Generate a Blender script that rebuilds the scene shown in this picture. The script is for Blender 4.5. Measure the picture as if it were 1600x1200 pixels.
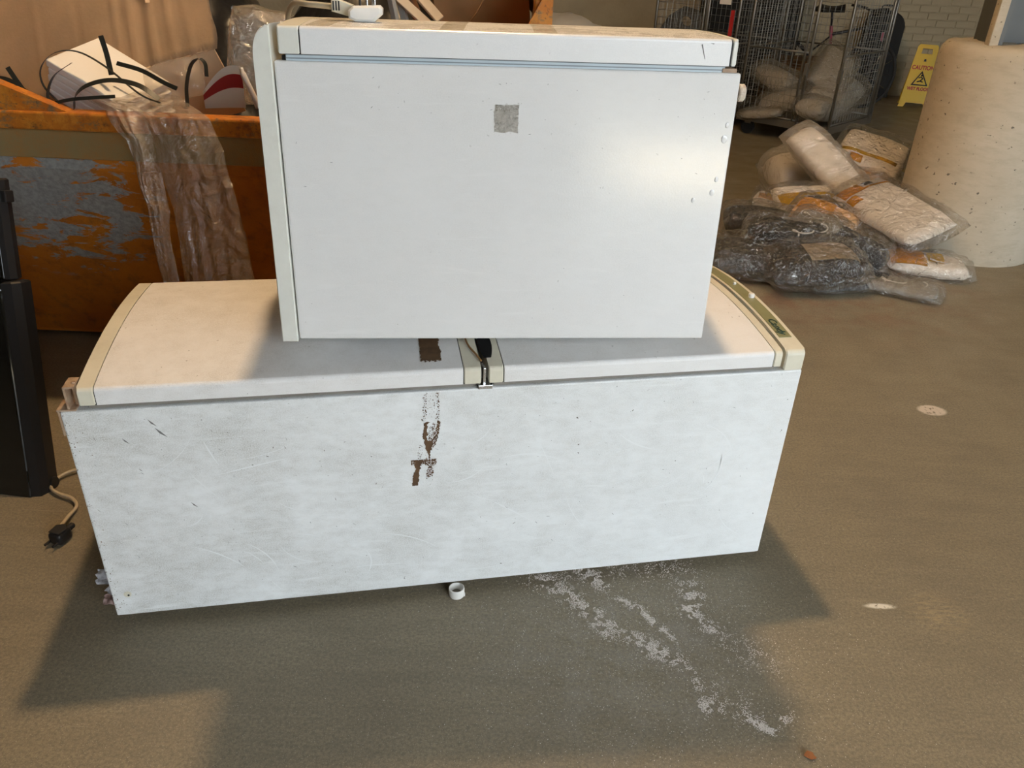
import bpy, bmesh, math, random
from mathutils import Vector, Matrix, noise
random.seed(7)
S = bpy.context.scene
for o in list(bpy.data.objects): bpy.data.objects.remove(o)
C = S.collection

# ------------------------------------------------------------------ camera
CAM_H = 1.383
cam_d = bpy.data.cameras.new('camera'); cam = bpy.data.objects.new('camera', cam_d); C.objects.link(cam)
cam_d.sensor_width = 36; cam_d.lens = 1230/1600*36; cam_d.clip_start = .02; cam_d.clip_end = 200
P, RO = math.radians(29.01), math.radians(2.336)
fw = Vector((0, math.cos(P), -math.sin(P))); up = Vector((0, math.sin(P), math.cos(P))); rt = Vector((1, 0, 0))
Rv = rt*math.cos(RO)+up*math.sin(RO); Uv = up*math.cos(RO)-rt*math.sin(RO)
M = Matrix((Rv, Uv, -fw)).transposed().to_4x4(); M.translation = (0, 0, CAM_H)
cam.matrix_world = M
S.camera = cam
# ------------------------------------------------------------------ world, sun, hall lamp, exposure
w = bpy.data.worlds.new('world'); S.world = w; w.use_nodes = True
bg = w.node_tree.nodes['Background']; bg.inputs[0].default_value = (.86, .94, 1.0, 1); bg.inputs[1].default_value = 8.7
sd = bpy.data.lights.new('sun', 'SUN'); sd.energy = 190; sd.angle = .02; sd.color = (1, .93, .8)
so = bpy.data.objects.new('sun', sd); C.objects.link(so)
so.rotation_euler = (0, math.radians(-60), 0)          # low from the left along the street front, 30 degrees high
ld = bpy.data.lights.new('hall_lamp', 'POINT'); ld.energy = 410; ld.shadow_soft_size = .11; ld.color = (1, .67, .36)
lo = bpy.data.objects.new('hall_lamp', ld); C.objects.link(lo); lo.location = (-.2, 2.77, 4.29)
S.view_settings.view_transform = 'Standard'; S.view_settings.look = 'None'
S.view_settings.exposure = 0.0; S.view_settings.gamma = 1; S.view_settings.use_curve_mapping = False

# ------------------------------------------------------------------ helpers: materials
def new_mat(name):
    m = bpy.data.materials.new(name); m.use_nodes = True
    return m, m.node_tree.nodes, m.node_tree.links
def plain(name, col, rough=.5, metal=0, bump=0, bscale=60, var=0, vscale=8, spec=.5):
    m, n, l = new_mat(name); b = n['Principled BSDF']
    b.inputs['Base Color'].default_value = (*col, 1); b.inputs['Roughness'].default_value = rough
    b.inputs['Metallic'].default_value = metal; b.inputs['Specular IOR Level'].default_value = spec
    if var or bump: tc = n.new('ShaderNodeTexCoord')
    if var:
        t = n.new('ShaderNodeTexNoise'); t.inputs['Scale'].default_value = vscale; t.inputs['Detail'].default_value = 6
        l.new(tc.outputs['Object'], t.inputs['Vector'])
        r = n.new('ShaderNodeValToRGB'); r.color_ramp.elements[0].position = .3; r.color_ramp.elements[1].position = .7
        r.color_ramp.elements[0].color = (*[c*(1-var) for c in col], 1); r.color_ramp.elements[1].color = (*[min(1, c*(1+var)) for c in col], 1)
        l.new(t.outputs['Fac'], r.inputs[0]); l.new(r.outputs[0], b.inputs['Base Color'])
    if bump:
        t2 = n.new('ShaderNodeTexNoise'); t2.inputs['Scale'].default_value = bscale; t2.inputs['Detail'].default_value = 4
        l.new(tc.outputs['Object'], t2.inputs['Vector'])
        bp = n.new('ShaderNodeBump'); bp.inputs['Strength'].default_value = bump; bp.inputs['Distance'].default_value = .01
        l.new(t2.outputs['Fac'], bp.inputs['Height']); l.new(bp.outputs[0], b.inputs['Normal'])
    return m
class NB:
    """small node-building helper around one material"""
    def __init__(s, name):
        s.m, s.n, s.l = new_mat(name); s.b = s.n['Principled BSDF']; s.tc = s.n.new('ShaderNodeTexCoord')
        s.co = s.tc.outputs['Object']
    def noise(s, scale, detail=5, rough=.55, stretch=None, off=(0, 0, 0), dist=0):
        t = s.n.new('ShaderNodeTexNoise'); t.inputs['Scale'].default_value = scale; t.inputs['Detail'].default_value = detail
        t.inputs['Roughness'].default_value = rough; t.inputs['Distortion'].default_value = dist
        mp = s.n.new('ShaderNodeMapping'); mp.inputs['Location'].default_value = off
        if stretch: mp.inputs['Scale'].default_value = stretch[:3]; mp.inputs['Rotation'].default_value = (0, 0, 0) if len(stretch) < 6 else stretch[3:]
        s.l.new(s.co, mp.inputs[0]); s.l.new(mp.outputs[0], t.inputs['Vector'])
        return t.outputs['Fac']
    def ramp(s, v, a, b, ca=0, cb=1):
        r = s.n.new('ShaderNodeMapRange'); r.inputs[1].default_value = a; r.inputs[2].default_value = b
        r.inputs[3].default_value = ca; r.inputs[4].default_value = cb; s.l.new(v, r.inputs[0]); return r.outputs[0]
    def math(s, op, a, b=None):
        t = s.n.new('ShaderNodeMath'); t.operation = op
        for i, x in enumerate((a, b)):
            if x is None: continue
            if isinstance(x, (int, float)): t.inputs[i].default_value = x
            else: s.l.new(x, t.inputs[i])
        return t.outputs[0]
    def xyz(s):
        t = s.n.new('ShaderNodeSeparateXYZ'); s.l.new(s.co, t.inputs[0]); return t.outputs
    def mix(s, fac, a, b):
        t = s.n.new('ShaderNodeMixRGB')
        for i, x in enumerate((fac, a, b)):
            if isinstance(x, (int, float)): t.inputs[i].default_value = x
            elif isinstance(x, tuple): t.inputs[i].default_value = (*x, 1)
            else: s.l.new(x, t.inputs[i])
        return t.outputs[0]
    def sphere(s, c, r):
        """1 inside an ellipsoid around c, 0 outside, soft"""
        mp = s.n.new('ShaderNodeMapping'); mp.inputs['Scale'].default_value = [1/k for k in r]
        mp.inputs['Location'].default_value = [-c[i]/r[i] for i in range(3)]
        s.l.new(s.co, mp.inputs[0])
        t = s.n.new('ShaderNodeVectorMath'); t.operation = 'LENGTH'; s.l.new(mp.outputs[0], t.inputs[0])
        return s.ramp(t.outputs['Value'], 0, 1, 1, 0)
    def done(s, col, rough=.5, bump=None, bs=.2, bd=.01, metal=0, spec=.5):
        s.l.new(col, s.b.inputs['Base Color']) if not isinstance(col, tuple) else setattr(s.b.inputs['Base Color'], 'default_value', (*col, 1))
        if isinstance(rough, (int, float)): s.b.inputs['Roughness'].default_value = rough
        else: s.l.new(rough, s.b.inputs['Roughness'])
        s.b.inputs['Metallic'].default_value = metal; s.b.inputs['Specular IOR Level'].default_value = spec
        if bump is not None:
            bp = s.n.new('ShaderNodeBump'); bp.inputs['Strength'].default_value = bs; bp.inputs['Distance'].default_value = bd
            s.l.new(bump, bp.inputs['Height']); s.l.new(bp.outputs[0], s.b.inputs['Normal'])
        return s.m

def film(name, tint=(.85, .82, .76), body=.14, gloss=.55, rough=.12, scale=14, wr=.7):
    """clear or milky plastic film: mostly see-through, with glossy creases"""
    m, n, l = new_mat(name); n.remove(n['Principled BSDF']); out = n['Material Output']
    tc = n.new('ShaderNodeTexCoord')
    t = n.new('ShaderNodeTexNoise'); t.inputs['Scale'].default_value = scale; t.inputs['Detail'].default_value = 5
    t.inputs['Distortion'].default_value = 1.2; l.new(tc.outputs['Object'], t.inputs['Vector'])
    bp = n.new('ShaderNodeBump'); bp.inputs['Strength'].default_value = wr; bp.inputs['Distance'].default_value = .045
    l.new(t.outputs['Fac'], bp.inputs['Height'])
    tr = n.new('ShaderNodeBsdfTransparent'); tr.inputs[0].default_value = (.97, .96, .94, 1)
    df = n.new('ShaderNodeBsdfDiffuse'); df.inputs[0].default_value = (*tint, 1); l.new(bp.outputs[0], df.inputs['Normal'])
    tl = n.new('ShaderNodeBsdfTranslucent'); tl.inputs[0].default_value = (*tint, 1)
    md = n.new('ShaderNodeMixShader'); md.inputs[0].default_value = .4; l.new(df.outputs[0], md.inputs[1]); l.new(tl.outputs[0], md.inputs[2])
    m1 = n.new('ShaderNodeMixShader'); m1.inputs[0].default_value = body; l.new(tr.outputs[0], m1.inputs[1]); l.new(md.outputs[0], m1.inputs[2])
    gl = n.new('ShaderNodeBsdfGlossy'); gl.inputs['Roughness'].default_value = rough; gl.inputs[0].default_value = (1, 1, 1, 1); l.new(bp.outputs[0], gl.inputs['Normal'])
    lw = n.new('ShaderNodeLayerWeight'); lw.inputs['Blend'].default_value = .5; l.new(bp.outputs[0], lw.inputs['Normal'])
    pw = n.new('ShaderNodeMath'); pw.operation = 'POWER'; pw.inputs[1].default_value = 3.5; l.new(lw.outputs['Facing'], pw.inputs[0])
    mu = n.new('ShaderNodeMath'); mu.operation = 'MULTIPLY_ADD'; mu.inputs[1].default_value = gloss; mu.inputs[2].default_value = .14*gloss; l.new(pw.outputs[0], mu.inputs[0])
    mu.use_clamp = True
    m2 = n.new('ShaderNodeMixShader'); l.new(mu.outputs[0], m2.inputs[0]); l.new(m1.outputs[0], m2.inputs[1]); l.new(gl.outputs[0], m2.inputs[2])
    l.new(m2.outputs[0], out.inputs[0])
    return m

# ------------------------------------------------------------------ helpers: geometry
def link(name, me, mat, parent=None, loc=(0, 0, 0), rot=(0, 0, 0), smooth=False):
    o = bpy.data.objects.new(name, me); C.objects.link(o)
    if mat and not me.materials: me.materials.append(mat)
    o.parent = parent; o.location = loc; o.rotation_euler = rot
    if smooth:
        for p in me.polygons: p.use_smooth = True
    return o
def from_bm(name, bm, mat, parent=None, loc=(0, 0, 0), rot=(0, 0, 0), smooth=False):
    bmesh.ops.recalc_face_normals(bm, faces=bm.faces)
    me = bpy.data.meshes.new(name); bm.to_mesh(me); bm.free()
    return link(name, me, mat, parent, loc, rot, smooth)
def tag(o, label=None, cat=None, group=None, kind=None):
    if label: o['label'] = label
    if cat: o['category'] = cat
    if group: o['group'] = group
    if kind: o['kind'] = kind
    return o
def empty(name, loc, rot=(0, 0, 0)):
    o = bpy.data.objects.new(name, None); C.objects.link(o); o.location = loc; o.rotation_euler = rot; o.empty_display_size = .1
    return o
def box_bm(lo, hi, bev=0, seg=2, bm=None):
    b = bmesh.new()
    v = [b.verts.new((x, y, z)) for x in (lo[0], hi[0]) for y in (lo[1], hi[1]) for z in (lo[2], hi[2])]
    for f in ((0, 1, 3, 2), (4, 6, 7, 5), (0, 4, 5, 1), (2, 3, 7, 6), (0, 2, 6, 4), (1, 5, 7, 3)): b.faces.new([v[i] for i in f])
    if bev: bmesh.ops.bevel(b, geom=b.edges[:], offset=bev, segments=seg, affect='EDGES', profile=.5)
    if bm is None: return b
    me = bpy.data.meshes.new('t'); b.to_mesh(me); b.free(); bm.from_mesh(me); bpy.data.meshes.remove(me); return bm
def box(name, lo, hi, mat, parent=None, bev=.002, seg=2, **k):
    return from_bm(name, box_bm(lo, hi, bev, seg), mat, parent, **k)
def tube_into(bm, pts, r, n=8, cap=True, closed=False):
    pts = [Vector(p) for p in pts]; rings = []
    N = len(pts)
    up0 = None
    for i, p in enumerate(pts):
        a = pts[i-1] if (i > 0 or closed) else p; b = pts[(i+1) % N] if (i < N-1 or closed) else p
        t = (b-a).normalized()
        if up0 is None:
            up0 = Vector((0, 0, 1)) if abs(t.z) < .9 else Vector((1, 0, 0))
        s = t.cross(up0).normalized(); u = s.cross(t).normalized(); up0 = u
        rr = r[i] if isinstance(r, (list, tuple)) else r
        rings.append([bm.verts.new(p+(s*math.cos(2*math.pi*k/n)+u*math.sin(2*math.pi*k/n))*rr) for k in range(n)])
    for i in range(N if closed else N-1):
        A, B = rings[i], rings[(i+1) % N]
        for k in range(n): bm.faces.new((A[k], A[(k+1) % n], B[(k+1) % n], B[k]))
    if cap and not closed: bm.faces.new(rings[0][::-1]); bm.faces.new(rings[-1])
    return bm
def spline(pts, n=8):
    """Catmull-Rom through pts"""
    pts = [Vector(p) for p in pts]; q = [pts[0]*2-pts[1]]+pts+[pts[-1]*2-pts[-2]]; out = []
    for i in range(1, len(q)-2):
        for k in range(n):
            t = k/n; a, b, c, d = q[i-1], q[i], q[i+1], q[i+2]
            out.append(.5*((2*b)+(c-a)*t+(2*a-5*b+4*c-d)*t*t+(3*b-a-3*c+d)*t**3))
    return out+[pts[-1]]
def tube(name, pts, r, mat, parent=None, n=8, **k):
    return from_bm(name, tube_into(bmesh.new(), pts, r, n), mat, parent, smooth=True, **k)
def cyl(name, c, axis, r, length, mat, parent=None, n=24, bev=.0015):
    """cylinder centred at c along 'x','y' or 'z'"""
    b = bmesh.new(); bmesh.ops.create_cone(b, cap_ends=True, segments=n, radius1=r, radius2=r, depth=length)
    if bev: bmesh.ops.bevel(b, geom=[e for e in b.edges if len(e.link_faces) == 2 and any(len(f.verts) > 4 for f in e.link_faces)], offset=bev, segments=2, affect='EDGES')
    if axis == 'x': bmesh.ops.rotate(b, verts=b.verts, matrix=Matrix.Rotation(math.pi/2, 3, 'Y'))
    if axis == 'y': bmesh.ops.rotate(b, verts=b.verts, matrix=Matrix.Rotation(math.pi/2, 3, 'X'))
    bmesh.ops.translate(b, verts=b.verts, vec=c)
    return from_bm(name, b, mat, parent)
def prism(name, prof, a0, a1, mat, parent=None, axis='x', bev=0, **k):
    """profile of 2-d points extruded along an axis: x -> (y,z), y -> (x,z), z -> (x,y)"""
    b = bmesh.new()
    mk = {'x': lambda a, p: (a, p[0], p[1]), 'y': lambda a, p: (p[0], a, p[1]), 'z': lambda a, p: (p[0], p[1], a)}[axis]
    A = [b.verts.new(mk(a0, p)) for p in prof]; B = [b.verts.new(mk(a1, p)) for p in prof]; N = len(prof)
    for i in range(N): b.faces.new((A[i], A[(i+1) % N], B[(i+1) % N], B[i]))
    b.faces.new(A[::-1]); b.faces.new(B)
    if bev: bmesh.ops.bevel(b, geom=[e for e in b.edges if any(len(f.verts) == N for f in e.link_faces)], offset=bev, segments=1, affect='EDGES')
    return from_bm(name, b, mat, parent, **k)
def ribbon(name, pts, width, thick, wdir, mat, parent=None, n=6):
    pts = spline(pts, n); b = bmesh.new(); rows = []
    for i, p in enumerate(pts):
        t = (pts[min(i+1, len(pts)-1)]-pts[max(i-1, 0)]).normalized()
        wd = Vector(wdir[i*len(wdir)//len(pts)] if isinstance(wdir, list) else wdir); wd = (wd-t*wd.dot(t)).normalized(); nn = t.cross(wd)
        rows.append([b.verts.new(p+wd*sx*width/2+nn*sy*thick/2) for sx, sy in ((-1, -1), (1, -1), (1, 1), (-1, 1))])
    for A, B in zip(rows, rows[1:]):
        for k in range(4): b.faces.new((A[k], A[(k+1) % 4], B[(k+1) % 4], B[k]))
    b.faces.new(rows[0]); b.faces.new(rows[-1][::-1])
    return from_bm(name, b, mat, parent)
def text_mesh(name, body, size, mat, parent, mw, extrude=.0004, sx=1):
    cu = bpy.data.curves.new(name, 'FONT'); cu.body = body; cu.size = size; cu.extrude = extrude; cu.align_x = 'CENTER'; cu.align_y = 'CENTER'
    cu.offset = .0 if name == 'maker_logo' else .0018; cu.shear = .25 if name == 'maker_logo' else 0
    t = bpy.data.objects.new('t', cu); C.objects.link(t)
    me = bpy.data.meshes.new_from_object(t.evaluated_get(bpy.context.evaluated_depsgraph_get()))
    bpy.data.objects.remove(t); bpy.data.curves.remove(cu); me.name = name
    for v in me.vertices: v.co.x *= sx
    me.materials.clear(); o = link(name, me, mat, parent); o.matrix_local = mw; return o
def pillow_bm(L, W, T, seed, wr=.012, flange=.08, nx=34, ny=26, freq=9, sag=0, ridge=False):
    """a stuffed bag: two skins meeting in a thin flat seam, creased"""
    b = bmesh.new(); off = Vector((seed*7.3, seed*3.1, seed*1.7)); top = []; bot = []
    for i in range(nx+1):
        rt_, rb = [], []
        for j in range(ny+1):
            u, v = i/nx*2-1, j/ny*2-1
            wob = noise.noise(Vector((u*1.7, v*1.7, seed)))*.06
            x = L/2*(u*(1-.05*v*v)+wob*(1-u*u)); y = W/2*(v*(1-.06*u*u)+wob)
            e = max(0, 1-max(abs(u), 0)**4*1.0) * max(0, 1-abs(v)**4)
            uu = min(1, max(0, (1-abs(u))/max(flange, .01))); vv = min(1, max(0, (1-abs(v))/max(flange, .01)))
            g = min(uu, vv); g = g*g*(3-2*g)
            hgt = T/2*(e**.45)*g
            p = Vector((x, y, 0))*freq
            n1 = noise.noise(p+off)+.5*noise.noise(p*2.3+off)+.3*abs(noise.noise(p*4+off))*2+(1.1*max(0, 1-3.2*abs(noise.noise(p*.9+off*2)))+.8*max(0, 1-3.5*abs(noise.noise(p*1.9-off))) if ridge else 0)
            n2 = noise.noise(p-off)+.5*noise.noise(p*2.3-off)
            edge = (1-g)*.012*noise.noise(p*.8+off*2)
            cz = sag*(u*u)
            rt_.append(b.verts.new((x, y, hgt+wr*n1*(.35+.65*g)+edge+cz+.0012)))
            if i in (0, nx) or j in (0, ny): rb.append(rt_[-1])
            else: rb.append(b.verts.new((x, y, -hgt*.9+wr*.5*n2*g+edge+cz-.0012)))
        top.append(rt_); bot.append(rb)
    for i in range(nx):
        for j in range(ny):
            b.faces.new((top[i][j], top[i+1][j], top[i+1][j+1], top[i][j+1]))
            q = (bot[i][j], bot[i][j+1], bot[i+1][j+1], bot[i+1][j])
            try: b.faces.new(q)
            except ValueError: pass
    return b
def blob_bm(r, seed, wr=.05, freq=4, sq=2.4, nu=40, nv=24, flat=None):
    """rounded sack: superellipsoid with creases; flat = height fraction that is cut flat below"""
    b = bmesh.new(); off = Vector((seed*5.1, seed*2.3, seed)); rows = []
    def sp(x, e): return math.copysign(abs(x)**e, x)
    e = 2/sq
    for j in range(nv+1):
        th = -math.pi/2+math.pi*j/nv; row = []
        for i in range(nu):
            ph = 2*math.pi*i/nu
            d = Vector((sp(math.cos(th), e)*sp(math.cos(ph), e), sp(math.cos(th), e)*sp(math.sin(ph), e), sp(math.sin(th), e)))
            k = 1+wr*(noise.noise(d*freq+off)+.5*noise.noise(d*freq*2.2+off)+.6*abs(noise.noise(d*freq*1.5-off)))
            p = Vector((d.x*r[0], d.y*r[1], d.z*r[2]))*k
            if flat is not None: p.z = max(p.z, -r[2]*flat)
            row.append(p)
        rows.append(row)
    vb = b.verts.new(rows[0][0]); vt = b.verts.new(rows[-1][0])
    vr = [[b.verts.new(p) for p in row] for row in rows[1:-1]]
    for i in range(nu):
        b.faces.new((vb, vr[0][(i+1) % nu], vr[0][i])); b.faces.new((vt, vr[-1][i], vr[-1][(i+1) % nu]))
    for A, B in zip(vr, vr[1:]):
        for i in range(nu): b.faces.new((A[i], A[(i+1) % nu], B[(i+1) % nu], B[i]))
    return b

# ------------------------------------------------------------------ materials
def floor_material():
    m = NB('concrete_floor'); x, y, z = m.xyz()
    big = m.noise(.9, 6, .6); mid = m.noise(5, 6, .65, off=(3, 1, 0)); fine = m.noise(140, 3, .7); brush = m.noise(3.2, 6, .7, (1, 6, 1, 0, 0, .45), (5, 2, 0))
    c = m.mix(m.ramp(big, .3, .7), (.245, .205, .135), (.315, .265, .175))
    c = m.mix(m.ramp(mid, .35, .75, 0, .55), c, (.180, .153, .109))
    c = m.mix(m.ramp(brush, .42, .72, 0, .45), c, (.365, .305, .203))
    c = m.mix(m.ramp(fine, .35, .65, 0, .75), c, (.145, .125, .092))
    sp = m.noise(420, 2, .5, off=(1, 9, 0))
    c = m.mix(m.ramp(sp, .62, .72, 0, .75), c, (.50, .45, .36))
    # reddish stained ground around the heap of bags, pale worn line, old paint patch
    red = m.math('MULTIPLY', m.sphere((1.45, 3.75, 0), (1.0, .9, 1)), m.ramp(m.noise(7, 5, .6, off=(2, 2, 2)), .45, .62))
    c = m.mix(m.math('MULTIPLY', red, .75), c, (.17, .055, .03))
    pat = m.math('MULTIPLY', m.ramp(m.sphere((1.492, 2.427, 0), (.062, .045, 1)), .12, .3), m.ramp(m.noise(60, 4, .6), .36, .46))
    c = m.mix(pat, c, (.62, .54, .45))
    mk = m.math('MULTIPLY', m.ramp(m.sphere((.925, 1.445, 0), (.05, .012, 1)), .1, .5), m.ramp(m.noise(90, 4, .6), .38, .46))
    c = m.mix(mk, c, (.75, .70, .6))
    pk = m.math('MULTIPLY', m.ramp(m.sphere((1.06, 1.43, 0), (.09, .09, 1)), 0, .7), m.ramp(m.noise(30, 5, .7, (1, 4, 1)), .46, .62, 0, .55))
    c = m.mix(pk, c, (.45, .34, .19))
    scr = m.noise(9, 3, .5, (.3, 14, 1, 0, 0, -.6), (4, 4, 0))
    c = m.mix(m.ramp(scr, .70, .76, 0, .35), c, (.42, .36, .28))
    # dusty pale bloom where the powder was trodden about
    dust = m.math('MULTIPLY', m.ramp(m.sphere((.28, 1.25, 0), (.42, .4, 1)), 0, .7), m.ramp(m.noise(11, 6, .75, off=(7, 0, 0)), .42, .75, 0, .42))
    c = m.mix(dust, c, (.36, .34, .31))
    h = m.math('ADD', m.math('MULTIPLY', mid, .5), m.math('MULTIPLY', fine, .35))
    return m.done(c, m.ramp(mid, .3, .7, .42, .62), h, .12, .01, spec=.4)
def dirty_white(name, left=1, rvar=.25, spec=.5, base=(.80, .82, .82), dirt=(.42, .41, .37), rough=.42, amt=1, L=1.56):
    m = NB(name); x, y, z = m.xyz()
    a = m.noise(5, 7, .65, off=(1, 0, 3)); b = m.noise(22, 6, .7, (1, 1, 2.2, 0, .5, 0)); f = m.noise(420, 3, .7); s = m.noise(12, 5, .6, (.5, 1, 5, 0, .55, 0), (2, 2, 2), .6)
    grad = m.ramp(x, 0, L, 1, .38) if left else 1.0
    d = m.math('MULTIPLY', m.math('ADD', m.ramp(a, .36, .72, 0, .5), m.ramp(b, .42, .78, 0, .38)), grad)
    d = m.math('MULTIPLY', d, m.ramp(f, .32, .66, .1, 1.55))
    col = m.mix(m.math('MULTIPLY', d, .85*amt), base, dirt)
    wipe = m.math('MULTIPLY', m.ramp(s, .58, .68), m.ramp(a, .3, .6))
    col = m.mix(m.math('MULTIPLY', wipe, .55), col, tuple(min(1, k*1.04) for k in base))
    pep = m.math('MULTIPLY', m.ramp(m.noise(95, 2, .5, off=(9, 3, 1)), .715, .745), m.ramp(m.noise(4, 3, .5, off=(6, 6, 6)), .45, .62))
    col = m.mix(m.math('MULTIPLY', pep, .8*amt), col, (.09, .075, .06))
    return m.done(col, m.ramp(d, 0, .6, rough, rough+rvar), m.noise(260 if rvar < .2 else 60, 2), .05, .003, spec=spec)
def soiled(name, base, dirt, rough=.4, s1=6, amt=.6, bump=.04):
    m = NB(name); a = m.noise(s1, 6, .65); b = m.noise(s1*9, 5, .7)
    d = m.math('MULTIPLY', m.ramp(a, .38, .72), m.ramp(b, .3, .7, .3, 1))
    return m.done(m.mix(m.math('MULTIPLY', d, amt), base, dirt), rough, m.noise(400, 2), bump, .002)
def skip_material(worn):
    m = NB('orange_skip_paint_worn' if worn else 'orange_skip_paint'); x, y, z = m.xyz()
    a = m.noise(3.5, 7, .7); b = m.noise(16, 7, .7, off=(3, 0, 0)); c_ = m.noise(60, 5, .7)
    col = m.mix(m.ramp(a, .3, .75), (.64, .215, .018), (.36, .095, .012))
    col = m.mix(m.ramp(b, .52, .66, 0, .85 if worn else .45), col, (.085, .042, .020))
    if worn:
        col = m.mix(m.ramp(m.noise(24, 6, .7, off=(8, 1, 0)), .47, .60, 0, .8), col, (.62, .24, .03))
        col = m.mix(m.ramp(m.noise(30, 6, .7, (.6, 1, 1), (1, 7, 0)), .56, .66, 0, .85), col, (.16, .13, .075))
        col = m.mix(m.ramp(c_, .60, .66, 0, .7), col, (.05, .035, .025))
    else:
        # scraped bare steel near the left end
        gate = m.sphere((-.42, .05, .62), (.42, 1, .34))
        n1 = m.noise(13, 7, .72, (.55, 1, 1.5, 0, .25, 0), (0, 0, 5), .5)
        sc = m.ramp(m.math('ADD', n1, m.math('MULTIPLY', gate, .22)), .575, .605)
        sc = m.math('MULTIPLY', sc, m.ramp(gate, .02, .16))
        col = m.mix(sc, col, m.mix(m.ramp(c_, .4, .7), (.33, .33, .32), (.20, .20, .195)))
    return m.done(col, .5, b, .25, .01)
M_ = {}
M_['floor'] = floor_material()
M_['f1side'] = dirty_white('grimy_white_enamel', amt=1.5)
M_['f1door'] = dirty_white('soiled_white_door_skin', base=(.80, .795, .785), dirt=(.45, .41, .35), rough=.4, amt=.9)
M_['f2side'] = dirty_white('white_enamel', left=0, base=(.79, .785, .775), dirt=(.52, .51, .48), rough=.045, amt=.34, rvar=.03, spec=.8)
M_['f2door'] = dirty_white('white_door_skin', left=0, base=(.80, .80, .80), dirt=(.50, .48, .45), rough=.2, amt=.4)
M_['cream'] = soiled('cream_plastic', (.70, .665, .54), (.36, .31, .20), .35, 9, .45)
M_['cream2'] = soiled('off_white_plastic', (.74, .74, .68), (.42, .40, .34), .35, 9, .35)
M_['olive'] = soiled('olive_fascia_strip', (.25, .25, .13), (.17, .16, .08), .35, 20, .6)
M_['gask'] = soiled('grey_seal', (.23, .21, .18), (.10, .09, .07), .5, 20, .6)
M_['gask_b'] = plain('pale_blue_seal', (.50, .58, .63), .4)
M_['gask_d'] = plain('grey_seal_groove', (.23, .26, .29), .5)
M_['black'] = plain('black_plastic', (.012, .012, .013), .4)
M_['gap'] = plain('dark_seam', (.02, .02, .02), .8)
M_['rust'] = soiled('rusted_white_steel', (.42, .31, .21), (.17, .05, .018), .6, 45, 1.0, .2); M_['foot'] = soiled('foot_plastic', (.72, .66, .55), (.22, .09, .03), .5, 60, .9)
M_['chrome'] = plain('bright_steel', (.65, .66, .66), .25, 1)
M_['logo'] = plain('dark_green_print', (.01, .05, .045), .4)
M_['tape'] = plain('brown_parcel_tape_residue', (.105, .058, .028), .5, var=.35, vscale=60)
M_['mark'] = plain('dark_scuff', (.16, .155, .15), .6)
M_['white'] = plain('white_plastic', (.80, .79, .75), .35, var=.06, vscale=30)
M_['brownwire'] = plain('brown_wire', (.25, .13, .04), .5)
M_['cord'] = plain('dirty_white_cord', (.50, .42, .29), .5, var=.15, vscale=30)
M_['skip'] = skip_material(False); M_['skipw'] = skip_material(True); M_['skipb'] = soiled('grimy_skip_band', (.27, .195, .085), (.40, .155, .03), .6, 14, .9, .4)
M_['card'] = plain('corrugated_cardboard', (.64, .45, .275), .8, var=.10, vscale=7, bump=.08, bscale=90)
M_['card2'] = plain('brown_cardboard', (.36, .19, .075), .8, var=.2, vscale=7, bump=.08, bscale=90)
M_['bin'] = plain('black_bin_liner', (.012, .012, .013), .28, bump=.5, bscale=9)
M_['strap'] = plain('black_strapping', (.022, .024, .021), .3)
M_['foam'] = plain('white_foam', (.80, .77, .72), .8, bump=.1, bscale=40)
M_['film'] = film('milky_film', (.86, .79, .68), .32, .85, .17, 12, .9)
M_['film_thin'] = film('clear_film', (.88, .84, .78), .15, .35, .12, 14, .5)
M_['bagfilm'] = film('clear_bag_film', (.92, .87, .8), .03, .9, .09, 19, 1.0); M_['tapefilm'] = film('clear_tape', (.75, .66, .5), .10, .3, .15, 14, .2)
M_['red'] = plain('red_print', (.42, .02, .02), .5); M_['card_w'] = plain('white_coated_card', (.76, .73, .68), .5)
M_['wood_c'] = plain('cream_wood', (.52, .42, .30), .6, var=.15, vscale=10); M_['wood_g'] = plain('grey_wood', (.30, .29, .26), .6, var=.15, vscale=10)
M_['glossblack'] = plain('glossy_black_glass', (.010, .011, .010), .06)
M_['conc'] = None
def concrete():
    m = NB('cast_concrete'); a = m.noise(3, 6, .6); b = m.noise(9, 6, .7, (1, 1, 3)); p = m.noise(42, 2, .5, off=(4, 4, 1)); q = m.noise(9, 2, .5)
    col = m.mix(m.ramp(a, .3, .7), (.43, .37, .275), (.50, .445, .35)); col = m.mix(m.ramp(b, .45, .75, 0, .5), col, (.31, .26, .185))
    pit = m.math('MULTIPLY', m.ramp(p, .675, .71), m.ramp(q, .40, .5))
    col = m.mix(m.math('MULTIPLY', pit, .85), col, (.09, .075, .06))
    return m.done(col, .85, m.math('SUBTRACT', m.math('MULTIPLY', b, .3), pit), .35, .01)
M_['conc'] = concrete()
M_['steelgrey'] = plain('grey_painted_steel', (.085, .088, .085), .45, var=.1)
M_['paint'] = plain('white_masonry_paint', (.37, .315, .21), .8, var=.12, vscale=3, bump=.4, bscale=30)
M_['roof'] = plain('roof_sheet', (.10, .095, .085), .8); M_['darkwall'] = plain('dark_blockwork', (.14, .12, .10), .8, var=.15, vscale=3)
M_['cage'] = plain('galvanised_wire', (.22, .21, .185), .4, .7)
M_['yellow'] = plain('yellow_sign_plastic', (.70, .45, .018), .4)
M_['signblack'] = plain('black_print', (.015, .014, .012), .5)
M_['rubber'] = plain('black_rubber', (.015, .015, .015), .7)

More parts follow.
